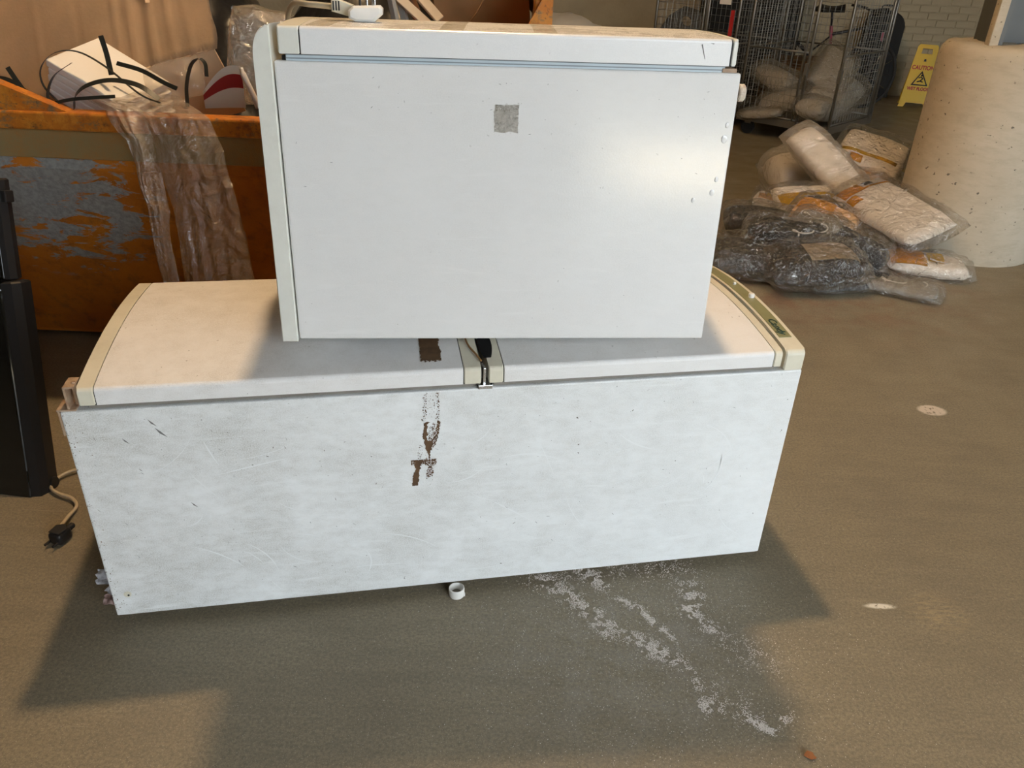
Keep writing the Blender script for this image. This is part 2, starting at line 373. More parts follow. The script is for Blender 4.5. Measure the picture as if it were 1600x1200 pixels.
# ------------------------------------------------------------------ the hall
def structure(o): o['kind'] = 'structure'; return o
fl = structure(box('floor', (-14, -40, -.1), (14, 10.05, 0), M_['floor'], bev=0))
fl['label'] = 'stained brown grey concrete floor with pale powder'
wb = structure(box('wall_back', (-6, 9.95, 0), (8, 10.2, 5), M_['paint'], bev=0)); wb['label'] = 'white painted brick wall at the back of the hall'
structure(box('wall_left', (-6.2, -3.2, 0), (-6, 10.2, 5), M_['darkwall'], bev=0)); structure(box('wall_right', (8, -3.2, 0), (8.2, 10.2, 5), M_['paint'], bev=0))
# street side: blockwork with one wide doorway to the right of the camera
b = bmesh.new(); DX0, DX1, DH = 1.3, 7.6, 3.9
for lo_, hi_ in (((-6, -3.2, 0), (DX0, -3, 5)), ((DX1, -3.2, 0), (8, -3, 5)), ((DX0, -3.2, DH), (DX1, -3, 5))): box_bm(lo_, hi_, bm=b)
structure(from_bm('wall_front', b, M_['darkwall']))
structure(box('ceiling', (-6.2, -3.2, 5), (8.2, 10.2, 5.1), M_['roof'], bev=0))
# added unseen blockers: street one hides bright ground, yard ones frame one sun patch
structure(box('glare_blocker', (-14, -16.3, 0), (14, -16, 2.6), M_['darkwall'], bev=0))
structure(box('sun_blocker', (-7.5, -7.2, 0), (-6.5, -4.7, 5.25), M_['darkwall'], bev=0))
structure(box('sun_blocker_far', (-7.5, -16, 0), (-6.5, -7.2, 13), M_['darkwall'], bev=0)); structure(box('sun_blocker_near', (-7.5, -4.7, 0), (-6.5, -3.2, 13), M_['darkwall'], bev=0))
bm_ = bpy.data.meshes.new('brick'); b = box_bm((-.1075, -.006, -.0325), (.1075, .006, .0325), .003, 1); b.to_mesh(bm_); b.free(); bm_.materials.append(M_['paint'])
for r in range(16):
    for k in range(15):
        o = link('brick', bm_, None, wb, (2.75+k*.225+(r % 2)*.1125, 9.946+.002*noise.noise(Vector((r*3.1, k*1.7, 0))), .04+r*.075))
        o.rotation_euler.z = .006*noise.noise(Vector((r, k, 5.5)))

# concrete plinth and steel column
pl = empty('column_plinth', (2.48, 4.33, 0)); structure(pl); pl.name = 'trim_1'
pl['label'] = 'round pitted concrete plinth carrying a grey steel column'
b = bmesh.new(); N = 64; rows = []
for R_, z_ in ((.36, 0), (.362, .03), (.36, .1), (.36, .98), (.352, 1.02), (.335, 1.043), (.31, 1.05), (.0, 1.052)):
    rows.append([b.verts.new(((R_+.004*noise.noise(Vector((math.cos(t)*3, math.sin(t)*3, z_*4))))*math.cos(t), R_*math.sin(t), z_+(.006*noise.noise(Vector((math.cos(t)*4, math.sin(t)*4, z_))) if z_ > .9 else 0))) for t in [2*math.pi*i/N for i in range(N)]])
for A, B in zip(rows, rows[1:]):
    for i in range(N): b.faces.new((A[i], A[(i+1) % N], B[(i+1) % N], B[i]))
from_bm('concrete_drum', b, M_['conc'], pl, smooth=True)
b = bmesh.new()
for lo_, hi_ in (((-.17, -.16, 1.05), (-.15, .16, 4.98)), ((.15, -.16, 1.05), (.17, .16, 4.98)), ((-.15, -.01, 1.05), (.15, .01, 4.98))): box_bm(lo_, hi_, bm=b)
from_bm('steel_column', b, M_['steelgrey'], pl, rot=(0, 0, -.12))
box('concrete_fin', (-.215, -.17, 1.04), (-.172, -.11, 4.98), M_['conc'], pl, .004, rot=(0, 0, -.12))

# ------------------------------------------------------------------ lower appliance: tall fridge freezer lying on its back
f1 = empty('fridge_freezer', (-.8703, 1.2839, .03), (0, 0, .2002))
tag(f1, 'long dirty white two-door fridge freezer lying on the floor under the other fridge', 'fridge freezer', 'dumped fridges')
W1, H1 = .55, .537
from_bm('cabinet', box_bm((0, 0, 0), (1.56, W1, H1), .004, 2), M_['f1side'], f1)
box('rear_condenser', (.10, .10, -.03), (1.42, .47, .001), M_['black'], f1, .006)
cyl('compressor', (.16, .28, -.003), 'x', .026, .16, M_['black'], f1)
def door_profile(w, c0, c1, bulge, rnd=.010, y0=0.0, n=16, inset=0):
    p = [(y0+inset, c0), (y0+inset, c1-rnd)]
    for k in range(1, 4): t = k/4*math.pi/2; p.append((y0+inset+rnd*(1-math.cos(t)), c1-rnd+rnd*math.sin(t)-inset))
    for k in range(n+1):
        s = k/n; yy = y0+inset+rnd+(w-2*rnd-2*inset)*s; p.append((yy, c1+bulge*(1-(2*s-1)**2)-inset))
    for k in range(1, 4): t = k/4*math.pi/2; p.append((y0+w-inset-rnd+rnd*math.sin(t), c1-rnd+rnd*math.cos(t)-inset))
    p += [(y0+w-inset, c1-rnd), (y0+w-inset, c0)]
    return p
DP = door_profile(W1, .549, .586, .020); DPi = door_profile(W1, .5485, .586, .020, inset=.0025)
def f1_door(a0, s0, s1, a1, lab):
    d = prism('door', DP, s0+.001, s1-.001, M_['f1door'], f1, smooth=False, bev=.0008); d['label'] = lab
    prism('end_cap', DP, a0, s0-.001, M_['cream'], d, bev=.002); prism('end_cap', DP, s1+.001, a1, M_['cream'], d, bev=.002)
    prism('seam', DPi, a0+.004, a1-.004, M_['gap'], d)
    box('door_gasket', (a0+.012, .010, H1-.001), (a1-.008, W1-.01, .550), M_['gask'], d, .002)
    return d
dl = f1_door(.038, .069, .785, .822, 'larger beige stained fridge door with cream end caps')
dr = f1_door(.838, .870, 1.484, 1.504, 'smaller freezer door partly in shadow, with cream end caps')
# top fascia with control strip
FP = door_profile(W1, .538, .587, .021, .012)
fa = prism('control_fascia', FP, 1.512, 1.559, M_['cream'], f1, bev=.003)
def prof_z(y, c1=.587, bulge=.021): s = (y-.012)/(W1-.024); return c1+bulge*(1-(2*s-1)**2)
b = bmesh.new(); rows = []
for k in range(17):
    y = .055+.445*k/16; z = prof_z(y)
    rows.append([b.verts.new((xx, y, z+dz)) for xx, dz in ((1.519, -.002), (1.519, .0014), (1.549, .0014), (1.549, -.002))])
for A, B in zip(rows, rows[1:]):
    for i in range(4): b.faces.new((A[i], A[(i+1) % 4], B[(i+1) % 4], B[i]))
b.faces.new(rows[0]); b.faces.new(rows[-1][::-1])
st = from_bm('control_strip', b, M_['olive'], fa)
mw = Matrix.Translation((1.533, .100, prof_z(.100)+.0022)) @ Matrix.Rotation(math.atan((prof_z(.12)-prof_z(.08))/.04), 4, 'X') @ Matrix.Rotation(-math.pi/2, 4, 'Z')
text_mesh('maker_logo', 'Candy', .026, M_['logo'], st, mw, .0004, 1.05)
cyl('thermostat_knob', (1.541, .255, prof_z(.255)+.005), 'z', .0075, .012, M_['white'], fa)
cyl('indicator_lamp', (1.537, .345, prof_z(.345)+.003), 'z', .0042, .008, M_['white'], fa)
# rusty bottom hinge bracket at the left corner
hb = box('hinge_bracket', (-.006, .002, H1), (.030, .045, H1+.004), M_['rust'], f1, .001)
box('upright', (.014, .004, H1+.003), (.0185, .045, H1+.052), M_['rust'], hb, .001)
box('top_tab', (.0145, .004, H1+.048), (.0345, .045, H1+.0525), M_['rust'], hb, .001)
box('side_lip', (-.0045, .002, H1-.055), (-.0005, .040, H1+.002), M_['rust'], hb, .001)
cyl('hinge_pin', (.030, .022, H1+.030), 'z', .005, .05, M_['rust'], hb)
# middle hinge in the gap between the doors
mh = box('middle_hinge', (.8265, .004, H1), (.8325, .03, .582), M_['chrome'], f1, .001)
box('hinge_foot', (.816, -.003, H1-.001), (.846, .03, H1+.008), M_['chrome'], mh, .001)
def dz1(y): return .586+.020*(1-(2*(y-.010)/(W1-.02)-1)**2)
b = bmesh.new(); rows = []
for k in range(9):
    y = .035+.10*k/8; hw = .0135*math.sin(math.pi*min(1, .18+k/8*.6))
    rows.append([b.verts.new((.839-hw+.002*k/8, y, dz1(y)+.0012)), b.verts.new((.839+hw*1.2+.002*k/8, y, dz1(y)+.0012))])
for A, B in zip(rows, rows[1:]): b.faces.new((A[0], A[1], B[1], B[0]))
bmesh.ops.solidify(b, geom=b.faces[:], thickness=.002)
from_bm('recess_shade', b, M_['gap'], f1)  # flat dark patch on the surface; the shade in the recess is painted
tube('brown_wire', spline([(.800, .16, .6085), (.801, .11, .604), (.805, .075, .6005), (.816, .045, .596), (.824, .02, .592)], 8), .0022, M_['brownwire'], f1)
# brown tape residue: flat ragged pieces lying on the door and the side panel
def ragged(pts, seed, jit=.003, sub=5):
    rnd = random.Random(seed); out = []
    for i, p in enumerate(pts):
        q = pts[(i+1) % len(pts)]
        for k in range(sub):
            t = k/sub; out.append((p[0]+(q[0]-p[0])*t+rnd.uniform(-jit, jit), p[1]+(q[1]-p[1])*t+rnd.uniform(-jit, jit)))
    return out
def flat_poly(name, polys, put, mat, parent, thick=.0006):
    b = bmesh.new()
    for pts in polys:
        A = [b.verts.new(put(u, v, thick)) for u, v in pts]; B = [b.verts.new(put(u, v, -thick)) for u, v in pts]
        n = len(A); b.faces.new(A); b.faces.new(B[::-1])
        for i in range(n): b.faces.new((A[i], B[i], B[(i+1) % n], A[(i+1) % n]))
    bmesh.ops.triangulate(b, faces=b.faces[:])
    return from_bm(name, b, mat, parent)
def flecks(name, u0, u1, v0, v1, dens, put, mat, parent, cell=.0012, seed=1):
    b = bmesh.new(); vm = {}
    nu, nv = int((u1-u0)/cell), int((v1-v0)/cell)
    def vert(i, j):
        if (i, j) not in vm:
            jx, jy = noise.noise(Vector((i*3.7, j*2.9, seed)))*.5*cell, noise.noise(Vector((i*1.9, j*4.3, seed+9)))*.5*cell
            vm[(i, j)] = b.verts.new(put(u0+i*cell+jx, v0+j*cell+jy))
        return vm[(i, j)]
    for i in range(nu):
        for j in range(nv):
            u, v = u0+(i+.5)*cell, v0+(j+.5)*cell
            uu = u+.0035*noise.noise(Vector((u*60, v*95, seed+5)))+.0015*noise.noise(Vector((u*260, v*260, seed))); vv = v+.006*noise.noise(Vector((u*130, v*70, seed+7)))
            n_ = .5+.5*noise.noise(Vector((u*330, v*330, seed)))+.25*noise.noise(Vector((u*900, v*700, seed+3)))
            if n_ < dens(uu, vv): b.faces.new((vert(i, j), vert(i+1, j), vert(i+1, j+1), vert(i, j+1)))
    o = from_bm(name, b, mat, parent); o['kind'] = 'stuff'; return o
def d_top(u, y):
    e = max(0, min(1, (y-.028)/.012)); return (1.2 if y > .04 else .2+.9*e-.1) if .699+.02*(y-.03) < u < .742+.02*(y-.03) else -.1
tr_ = flecks('tape_residue', .690, .752, .006, .16, d_top, lambda u, y: (u, y, dz1(y)+.0011), M_['tape'], f1, .0015, 2); tr_['label'] = 'brown parcel tape strip on the larger door'
def d_mid(u, v):
    c = .714+(v-.42)*.10
    w_ = .017*min(1, max(0, (v-.372)/.05)); x = (u-c)/max(w_, .001)
    if v > .462 or abs(x) > 1: return .05
    if v > .415: return 1.1 if x < -.55 else .30+.35*noise.noise(Vector((u*140, v*140, 6)))+.25*max(0, (.455-v)/.04) if x < .55 else .66
    return 1.05 if x < .35 else .55
def d_low(u, v):
    c = .686+(v-.33)*.15
    if c-.010 < u < c+.002 and v < .365: return .95
    if v > .352 and u < c+.034: return .60
    if c+.018 < u < c+.032 and v > .318: return .52
    return .1 if u < c+.04 else -.1
def d_up(u, v):
    c = .712+(v-.42)*.06
    if abs(abs(u-c)-.014) < .004: return .40
    return .24 if abs(u-c) < .017 else -.1
def d_gap(u, v):
    c = .700+(v-.39)*.14
    return .34 if abs(abs(u-c)-.010) < .005 else .08 if abs(u-c) < .02 else -.1
SP = lambda u, v: (u, -.0008, v)
for nm, box4, dn, lab in (('tape_residue', (.695, .735, .465, .534), d_up, 'flecks of brown tape below the door gap'), ('tape_residue', (.692, .737, .368, .466), d_mid, 'pointed brown tape remnant on the side panel'), ('tape_residue', (.676, .730, .355, .405), d_gap, 'brown tape flecks between the two larger remnants'), ('tape_residue', (.670, .728, .298, .368), d_low, 'lowest torn brown tape remnant on the side panel')):
    o = flecks(nm, *box4, dn, SP, M_['tape'], f1, .0013, 5); o['label'] = lab
polys = []
rr = random.Random(5)
for k in range(110):       # dark nicks and scuffs
    u = 1.5*rr.random()**1.6+.02; v = rr.uniform(.03, .52); a = rr.gauss(-.9, .5); L = rr.choice([.0015, .002, .003, .004, .009]); wd = rr.uniform(.0003, .0007)
    dx, dy = math.cos(a)*L, math.sin(a)*L; polys.append([(u, v), (u+dx*.5-dy*wd/L, v+dy*.5+dx*wd/L), (u+dx, v+dy), (u+dx*.5+dy*wd/L, v+dy*.5-dx*wd/L)])
for u, v, s in ((.118, .395, 1), (.121, .385, .7), (.155, .51, 2.4), (.165, .49, 3.4), (.205, .30, 2), (.10, .47, 2)):
    polys.append([(u, v), (u+.003*s, v-.003*s), (u+.006*s, v-.007*s), (u+.002*s, v-.004*s)])
sc = flat_poly('scuff_marks', polys, lambda u, v, t: (u, -.0002-t*.4 if t > 0 else .001, v), M_['mark'], f1); sc['kind'] = 'stuff'
polys = []; rr = random.Random(17)
for k in range(34):
    u = rr.uniform(.08, 1.45); v = rr.uniform(.06, .48); a = rr.choice([rr.gauss(-.25, .2), rr.gauss(-1.2, .25), rr.gauss(.15, .2)]); L = rr.uniform(.02, .16); cv = rr.uniform(-1.2, 1.2); wd = rr.uniform(.0005, .0016); A_ = []; B_ = []
    for i in range(9):
        t = i/8; aa = a+cv*t; u += math.cos(aa)*L/8; v += math.sin(aa)*L/8; ww = wd*math.sin(math.pi*t)+.0001
        A_.append((u-math.sin(aa)*ww, v+math.cos(aa)*ww)); B_.append((u+math.sin(aa)*ww, v-math.cos(aa)*ww))
    if all(.02 < q[0] < 1.54 and .02 < q[1] < .52 for q in A_): polys.append(A_+B_[::-1])
wp = flat_poly('wiped_streaks', polys, lambda u, v, t: (u, -.0001-t*.3 if t > 0 else .001, v), plain('clean_enamel', (.79, .81, .81), .42), f1); wp['kind'] = 'stuff'
EG = plain('brown_grime', (.17, .13, .09), .8)
flecks('edge_grime', .002, .06, .02, .532, lambda u, v: .33-.9*(u/.06)**.6*.4+.18*noise.noise(Vector((0, v*14, 3)))-.02, lambda u, v: (u, -.0006, v), EG, f1, .0016, 12)
cyl('blanking_plug', (.034, .0, .062), 'y', .008, .002, M_['cream'], f1, 16, 0)
cyl('screw_hole', (.036, -.0012, .060), 'y', .0022, .002, M_['gap'], f1, 12, 0)

# ------------------------------------------------------------------ upper appliance: undercounter fridge on its back
f2 = empty('undercounter_fridge', (-.4308, 1.4207, .6784), (-.0526, 0, .0958))
tag(f2, 'small white undercounter fridge lying on its back on top of the long fridge freezer', 'fridge', 'dumped fridges')
W2, H2 = .48, .5205
from_bm('cabinet', box_bm((0, 0, 0), (.83, W2, H2), .004, 2), M_['f2side'], f2)
# worktop slab, now upright at the left, with its rounded front edge on top
prof = [(-.002, -.004), (-.033, -.004), (-.033, .525)]
for k in range(1, 9): t = k/8*math.pi/2; prof.append((-.033+.026*(1-math.cos(t)), .525+.050*math.sin(t)))
prof += [(-.002, .578)]
wt = prism('worktop', prof, -.004, W2+.004, M_['cream2'], f2, axis='y', bev=.002); wt['label'] = 'off-white plastic worktop standing upright'
DQ = door_profile(W2, .5315, .576, .007, .007); DQi = door_profile(W2, .531, .576, .007, .007, inset=.0015)
d2 = prism('door', DQ, .0475, .8045, M_['f2door'], f2, bev=.0008)
prism('end_cap', DQ, .009, .0462, M_['cream2'], d2, bev=.0025); prism('end_cap', DQ, .8062, .8175, M_['cream2'], d2, bev=.003)
prism('seam', DQi, .012, .815, M_['gap'], d2)
g = box('door_gasket', (.020, .006, H2-.001), (.800, W2-.006, .5325), M_['gask_b'], d2, .001)
box('gasket_groove', (.020, .0045, .5235), (.795, .010, .5255), M_['gask_d'], g, 0); box('gasket_groove', (.020, .0045, .5295), (.800, .010, .5312), M_['gask_d'], g, 0)
box('hinge_plate', (.012, .012, H2), (.036, .05, H2+.008), M_['black'], f2, .001)
box('hinge_plate', (.795, .004, H2), (.822, .05, H2+.007), M_['rust'], f2, .001)
fo = cyl('levelling_foot', (.853, .055, .482), 'x', .016, .012, M_['foot'], f2); cyl('threaded_stud', (.838, .055, .482), 'x', .008, .022, M_['black'], fo)
fo['label'] = 'white levelling foot with a rust spot'
# rear parts underneath: compressor shelf, brackets
rp = box('rear_condenser', (.12, .16, -.036), (.70, .40, .001), M_['black'], f2, .004)
box('compressor_tray', (.74, .22, -.042), (.86, .44, .03), M_['black'], f2, .005)
b = bmesh.new(); tube_into(b, spline([(.83, .30, .055), (.862, .30, .055), (.874, .30, .03), (.868, .30, -.012), (.85, .30, -.035)], 6), .004, 6); from_bm('tray_handle', b, M_['black'], f2)
box('clip', (.832, .03, .045), (.838, .045, .055), M_['black'], f2, .001); box('clip', (.09, .05, -.012), (.19, .09, .001), M_['black'], f2, .002); box('clip', (.19, .04, -.016), (.228, .07, .001), M_['black'], f2, .002)
# square of torn sticker glue
fp = lambda u, v, t: (u, -.0004-t if t > 0 else .001, v)
b = bmesh.new(); bmesh.ops.create_grid(b, x_segments=14, y_segments=14, size=.5)
for v in b.verts:
    u_, w_ = v.co.x, v.co.y; n_ = noise.noise(Vector((u_*5, w_*5, 3)))
    v.co = ((.405+u_*.043+.003*n_, -.0012-.0022*abs(noise.noise(Vector((u_*7, w_*5, 8)))), .433+w_*.047+.003*noise.noise(Vector((w_*6, u_*3, 1)))))
bmesh.ops.solidify(b, geom=b.faces[:], thickness=.0005)
from_bm('sticker_residue', b, film('gluey_film', (.60, .58, .55), .05, .5, .2, 60, .9), f2)
GRIME = plain('grey_glue_grime', (.53, .52, .495), .6)
def d_st(u, v):
    x, y = (u-.405)/.0215, (v-.433)/.0235
    if max(abs(x), abs(y)) > 1.25: return -.2
    e = .30+.30*max(0, y)**2+.12*(x > .8)+.10*(x < -.85)
    return e if max(abs(x), abs(y)) < 1 else .22
polys = [[(.749, .566), (.7512, .567), (.759, .5415), (.7578, .5425)], [(.765, .569), (.773, .5685), (.771, .567)]]
rr = random.Random(2)
for k in range(42):
    u = rr.uniform(.01, .8); v = rr.choice([rr.uniform(.02, .5), rr.uniform(.40, .515)]); a = rr.uniform(-.6, .6)+rr.choice([0, 1.2]); L = rr.choice([.0015, .002, .003, .006]); wd = rr.uniform(.0003, .0006)
    dx, dy = math.cos(a)*L, math.sin(a)*L; polys.append([(u, v), (u+dx*.5-dy*wd/L, v+dy*.5+dx*wd/L), (u+dx, v+dy), (u+dx*.5+dy*wd/L, v+dy*.5-dx*wd/L)])
s2 = flat_poly('scuff_marks', polys, lambda u, v, t: (u, -.0002-t*.4 if t > 0 else .001, v), M_['mark'], f2, .0005); s2['kind'] = 'stuff'
for (u, v, s) in ((.811, .330, .004), (.806, .305, .005), (.771, .290, .004), (.817, .43, .004), (.815, .405, .006)):   # dents along the right edge
    b = bmesh.new(); bmesh.ops.create_uvsphere(b, u_segments=14, v_segments=8, radius=1); bmesh.ops.scale(b, verts=b.verts, vec=(s, .0012, s*1.3)); from_bm('dent', b, M_['f2side'], f2, (u, 0, v), smooth=True)
# parcel tape across the door top, mains lead lying on it
for x0 in (.055, .285, .45):
    b = bmesh.new(); R0 = []
    for k in range(13):
        y = .008+.44*k/12; z = .576+.007*(1-(2*(y-.007)/(W2-.014)-1)**2)+.0006
        R0.append([b.verts.new((x0+.03*k/12+dx, y, z)) for dx in (0, .042)])
    for A, B in zip(R0, R0[1:]): b.faces.new((A[0], A[1], B[1], B[0]))
    bmesh.ops.solidify(b, geom=b.faces[:], thickness=.0005)
    from_bm('clear_tape', b, M_['tapefilm'], f2)
TZ = .583
cd = tube('mains_lead', spline([(-.036, .46, .30), (-.042, .44, .47), (-.034, .36, .565), (-.005, .27, .605), (.04, .20, .607), (.088, .16, .605)], 8), .0055, M_['cream'], f2, 10)
pg = prism('plug_body', [(.120, TZ+.004), (.132, TZ-.001), (.165, TZ-.001), (.180, TZ+.012), (.181, TZ+.022), (.176, TZ+.027), (.128, TZ+.025), (.119, TZ+.017)], .11, .155, M_['white'], cd, axis='y', bev=.004)
prism('plug_grip', [(.086, TZ+.014), (.10, TZ+.011), (.126, TZ+.004), (.126, TZ+.026), (.10, TZ+.035), (.086, TZ+.035)], .14, .165, M_['cream'], cd, axis='y', bev=.002)
for k in range(3): box('grip_slot', (.089+.005*k, .1392, TZ+.016), (.0915+.005*k, .142, TZ+.032), M_['gap'], cd, 0)
for k in (0, 1): box('plug_pin', (.138+.012*k, .128, TZ+.025), (.142+.012*k, .134, TZ+.046), M_['chrome'] if k else M_['black'], cd, .0006)
box('plug_pin', (.161, .128, TZ+.025), (.168, .133, TZ+.05), M_['chrome'], cd, .0006)

flecks('sticker_grime', .375, .436, .403, .464, d_st, lambda u, v: (u, -.0007, v), GRIME, f2, .0011, 8)
# ------------------------------------------------------------------ orange skip
sk = empty('skip', (-1.1, 2.4, 0)); tag(sk, 'battered orange steel skip heaped with waste behind the fridges', 'skip')
X0, X1, D = -1.65, 1.17, 1.5
prism('front_panel', [(0, .86), (0, .74), (.34, .03), (.352, .03), (.012, .745), (.012, .86)], X0, X1, M_['skip'], sk, axis='x')
box('rim', (X0, -.035, .862), (X1, .035, .914), M_['skipw'], sk, .006); box('lip_band', (X0, -.014, .775), (X1, .0, .861), M_['skipb'], sk, .003)
box('back_panel', (X0, D, .03), (X1, D+.012, .90), M_['skip'], sk, 0); box('base', (X0, .34, .02), (X1, D, .035), M_['skip'], sk, 0)
for sx, xx in ((-1, X0), (1, X1-.05)):
    box('end_panel', (xx, .0, .03), (xx+.05, D, 1.32), M_['skipw'], sk, .004)
prism('gusset', [(-.215, .905), (X0, .905), (X0, 1.32), (-1.2, 1.30)], -.02, .02, M_['skipw'], sk, axis='y')
prism('gusset', [(.95, .905), (X1, .905), (X1, 1.32)], -.02, .02, M_['skipw'], sk, axis='y')
for (lx, lz) in ((.40, .74), (.42, .60)):
    b = bmesh.new(); bmesh.ops.create_uvsphere(b, u_segments=20, v_segments=10, radius=1); bmesh.ops.scale(b, verts=b.verts, vec=(.075, .03, .03)); from_bm('lifting_lug', b, M_['skipw'], sk, (lx, .0, lz), smooth=True)

# waste in the skip
def bin_bag(x, y, z, r, seed, lab):
    o = from_bm('bin_bag', blob_bm(r, seed, .10, 3, 2.6), M_['bin'], None, (x, y, z), smooth=True); return tag(o, lab, 'bin bag', 'black bin bags in the skip')
bin_bag(-.60, 3.45, .64, (.40, .34, .60), 1, 'full black bin bag in the skip right behind the white plug')
bin_bag(-1.30, 3.48, .62, (.34, .34, .58), 2, 'full black bin bag in the skip behind the large cardboard sheet')
bin_bag(-1.66, 3.14, .47, (.36, .34, .43), 3, 'full black bin bag under the left end of the cardboard sheet')
bin_bag(-.95, 3.12, .47, (.30, .30, .43), 4, 'full black bin bag under the clear plastic bag in the skip')
bin_bag(-.22, 3.12, .44, (.24, .30, .40), 5, 'full black bin bag under the painted slats in the skip')
# large torn cardboard: board with pressed creases and a folded lower flap
cb = empty('cardboard_sheet', (-.985, 2.70, 1.066), (math.radians(-36), math.radians(-16.5), 0))
tag(cb, 'large creased brown cardboard box side lying tilted on the skip heap', 'cardboard')
b = bmesh.new(); NX, NZ = 90, 16; G = []
cre = [(.09, -.006), (.15, -.008), (.215, -.010), (.25, .007), (.285, -.009), (.335, -.006), (.47, .004), (.62, -.003)]
for i in range(NX+1):
    x = -1.05*i/NX; row = []
    for k in range(NZ+1):
        z = .56*k/NZ; y = .006*noise.noise(Vector((x*3, z*4, 1)))
        for c0, a in cre: y += a*math.exp(-((-x-c0-.10*(z-.2)*.3)/.006)**2)
        row.append(b.verts.new((x+(.02*noise.noise(Vector((z*9, 0, 3))) if i in (0, NX) else 0), y, z+(.008*noise.noise(Vector((x*14, 2, 0))) if k == 0 else 0))))
    G.append(row)
for i in range(NX):
    for k in range(NZ): b.faces.new((G[i][k], G[i+1][k], G[i+1][k+1], G[i][k+1]))
bmesh.ops.solidify(b, geom=b.faces[:], thickness=.005)
from_bm('board', b, M_['card'], cb, smooth=True)
prism('folded_flap', [(.0, .004), (.085, -.055), (.17, -.13), (.173, -.126), (.088, -.049), (.004, .010)], -.68, -.012, M_['card'], cb, axis='x')
b = bmesh.new(); rows = []
for k in range(10):
    t = k/9; rows.append([b.verts.new((-.215-.035*t+dx*(1-.5*t)+.006*math.sin(k*2.1), -.006-dy*.004, .22+.17*t)) for dx, dy in ((-.010, 0), (0, 1.6), (.012, 0))])
for A, B in zip(rows, rows[1:]):
    for i in range(2): b.faces.new((A[i], A[i+1], B[i+1], B[i]))
from_bm('torn_strip', b, M_['card'], cb)
# stack of white foam sheets in film
fs = empty('foam_stack', (-1.33, 2.60, .925), (math.radians(14), math.radians(24), math.radians(-18)))
tag(fs, 'stack of white foam sheets under the black straps on the skip heap', 'foam sheets')
for k in range(5):
    box('foam_sheet', (-.125+.005*(k % 2), -.09, -.035+.026*k), (.20-.012*k, .10+.004*k, -.011+.026*k), M_['foam'], fs, .004)
# black strapping, one object for each strip
def strap(lab, pts, w, wd):
    o = ribbon('packing_strap', pts, w, .0012, wd, M_['strap']); tag(o, lab, 'strap', 'black packing straps on the skip heap')
strap('thin black strap looping high over the white foam stack', [(-1.395, 2.46, .92), (-1.44, 2.47, .97), (-1.44, 2.48, 1.02), (-1.40, 2.50, 1.06), (-1.33, 2.50, 1.065), (-1.24, 2.47, 1.03), (-1.13, 2.42, .965), (-1.07, 2.41, .945)], .008, (0, 1, .2))
strap('wide black strap arched in front of the white foam stack', [(-1.335, 2.42, .915), (-1.322, 2.42, .955), (-1.28, 2.425, .985), (-1.21, 2.43, 1.00), (-1.13, 2.42, .990), (-1.07, 2.41, .955)], .016, (0, .7, .6))
strap('short upright black strap end in front of the cardboard sheet', [(-1.262, 2.52, 1.11), (-1.250, 2.51, 1.06), (-1.238, 2.49, 1.005)], .015, (1, .2, 0))
strap('black strap running in from the left frame edge onto the skip rim', [(-1.60, 2.46, .990), (-1.53, 2.45, .985), (-1.47, 2.43, .955), (-1.405, 2.41, .92), (-1.37, 2.40, .915)], .014, (0, .6, .8))
strap('short black strap end sticking up near the left frame edge', [(-1.535, 2.47, 1.018), (-1.513, 2.46, .985), (-1.485, 2.45, .945)], .014, (1, .3, .2))
strap('black strap hooped beside the curled red and white card', [(-1.015, 2.47, .925), (-1.012, 2.48, .985), (-.998, 2.50, 1.04), (-.975, 2.51, 1.058), (-.958, 2.51, 1.045), (-.955, 2.50, 1.01)], .012, (.6, .8, 0))
strap('straight black strap lying across the foot of the foam stack', [(-1.41, 2.42, .925), (-1.33, 2.415, .944), (-1.20, 2.41, .958)], .010, (0, .4, .9))
strap('black strap standing in a curve left of the foam stack', [(-1.41, 2.43, .92), (-1.42, 2.45, .955), (-1.40, 2.47, 1.0), (-1.35, 2.49, 1.035)], .014, (0, 1, .1))
strap('black strap sloping down from the foam stack towards the clear film', [(-1.23, 2.52, 1.035), (-1.15, 2.50, 1.02), (-1.08, 2.47, .995), (-1.03, 2.45, .98)], .013, (0, .5, .85))
# curled card with a red band
rc = empty('curled_card', (-.985, 2.53, .912), (0, 0, math.radians(12))); tag(rc, 'curled white card with a broad red stripe standing on the skip rim', 'card')
prof = [(0, 0), (.012, .05), (.035, .085), (.07, .108), (.10, .112), (.112, .100), (.115, .08)]
def sheet(name, pr, y0, y1, mat, par, off=0):
    pts = spline([(p[0], 0, p[1]) for p in pr], 5); b = bmesh.new()
    rows = [[b.verts.new((p.x, y0+off, p.z)), b.verts.new((p.x+.03, y1+off, p.z))] for p in pts]
    for A, B in zip(rows, rows[1:]): b.faces.new((A[0], A[1], B[1], B[0]))
    bmesh.ops.solidify(b, geom=b.faces[:], thickness=.0016); return from_bm(name, b, mat, par)
b = bmesh.new()
arc = [(.0, 0), (.008, .045), (.03, .078), (.065, .1), (.1, .108)]
def arcpt(t): 
    k = t*(len(arc)-1); i = min(int(k), len(arc)-2); f = k-i; return arc[i][0]*(1-f)+arc[i+1][0]*f, arc[i][1]*(1-f)+arc[i+1][1]*f
def card_strip(name, s0, s1, mat, dy):
    b = bmesh.new(); rows = []
    for k in range(21):
        t = k/20; x, z = .12*t, (.05+.075*math.sin(t*math.pi*.62))
        rows.append([b.verts.new((x, dy+.012*math.sin(t*2), z*s)) for s in (s0, s1)])
    for A, B in zip(rows, rows[1:]): b.faces.new((A[0], A[1], B[1], B[0]))
    bmesh.ops.solidify(b, geom=b.faces[:], thickness=.0016); return from_bm(name, b, mat, rc)
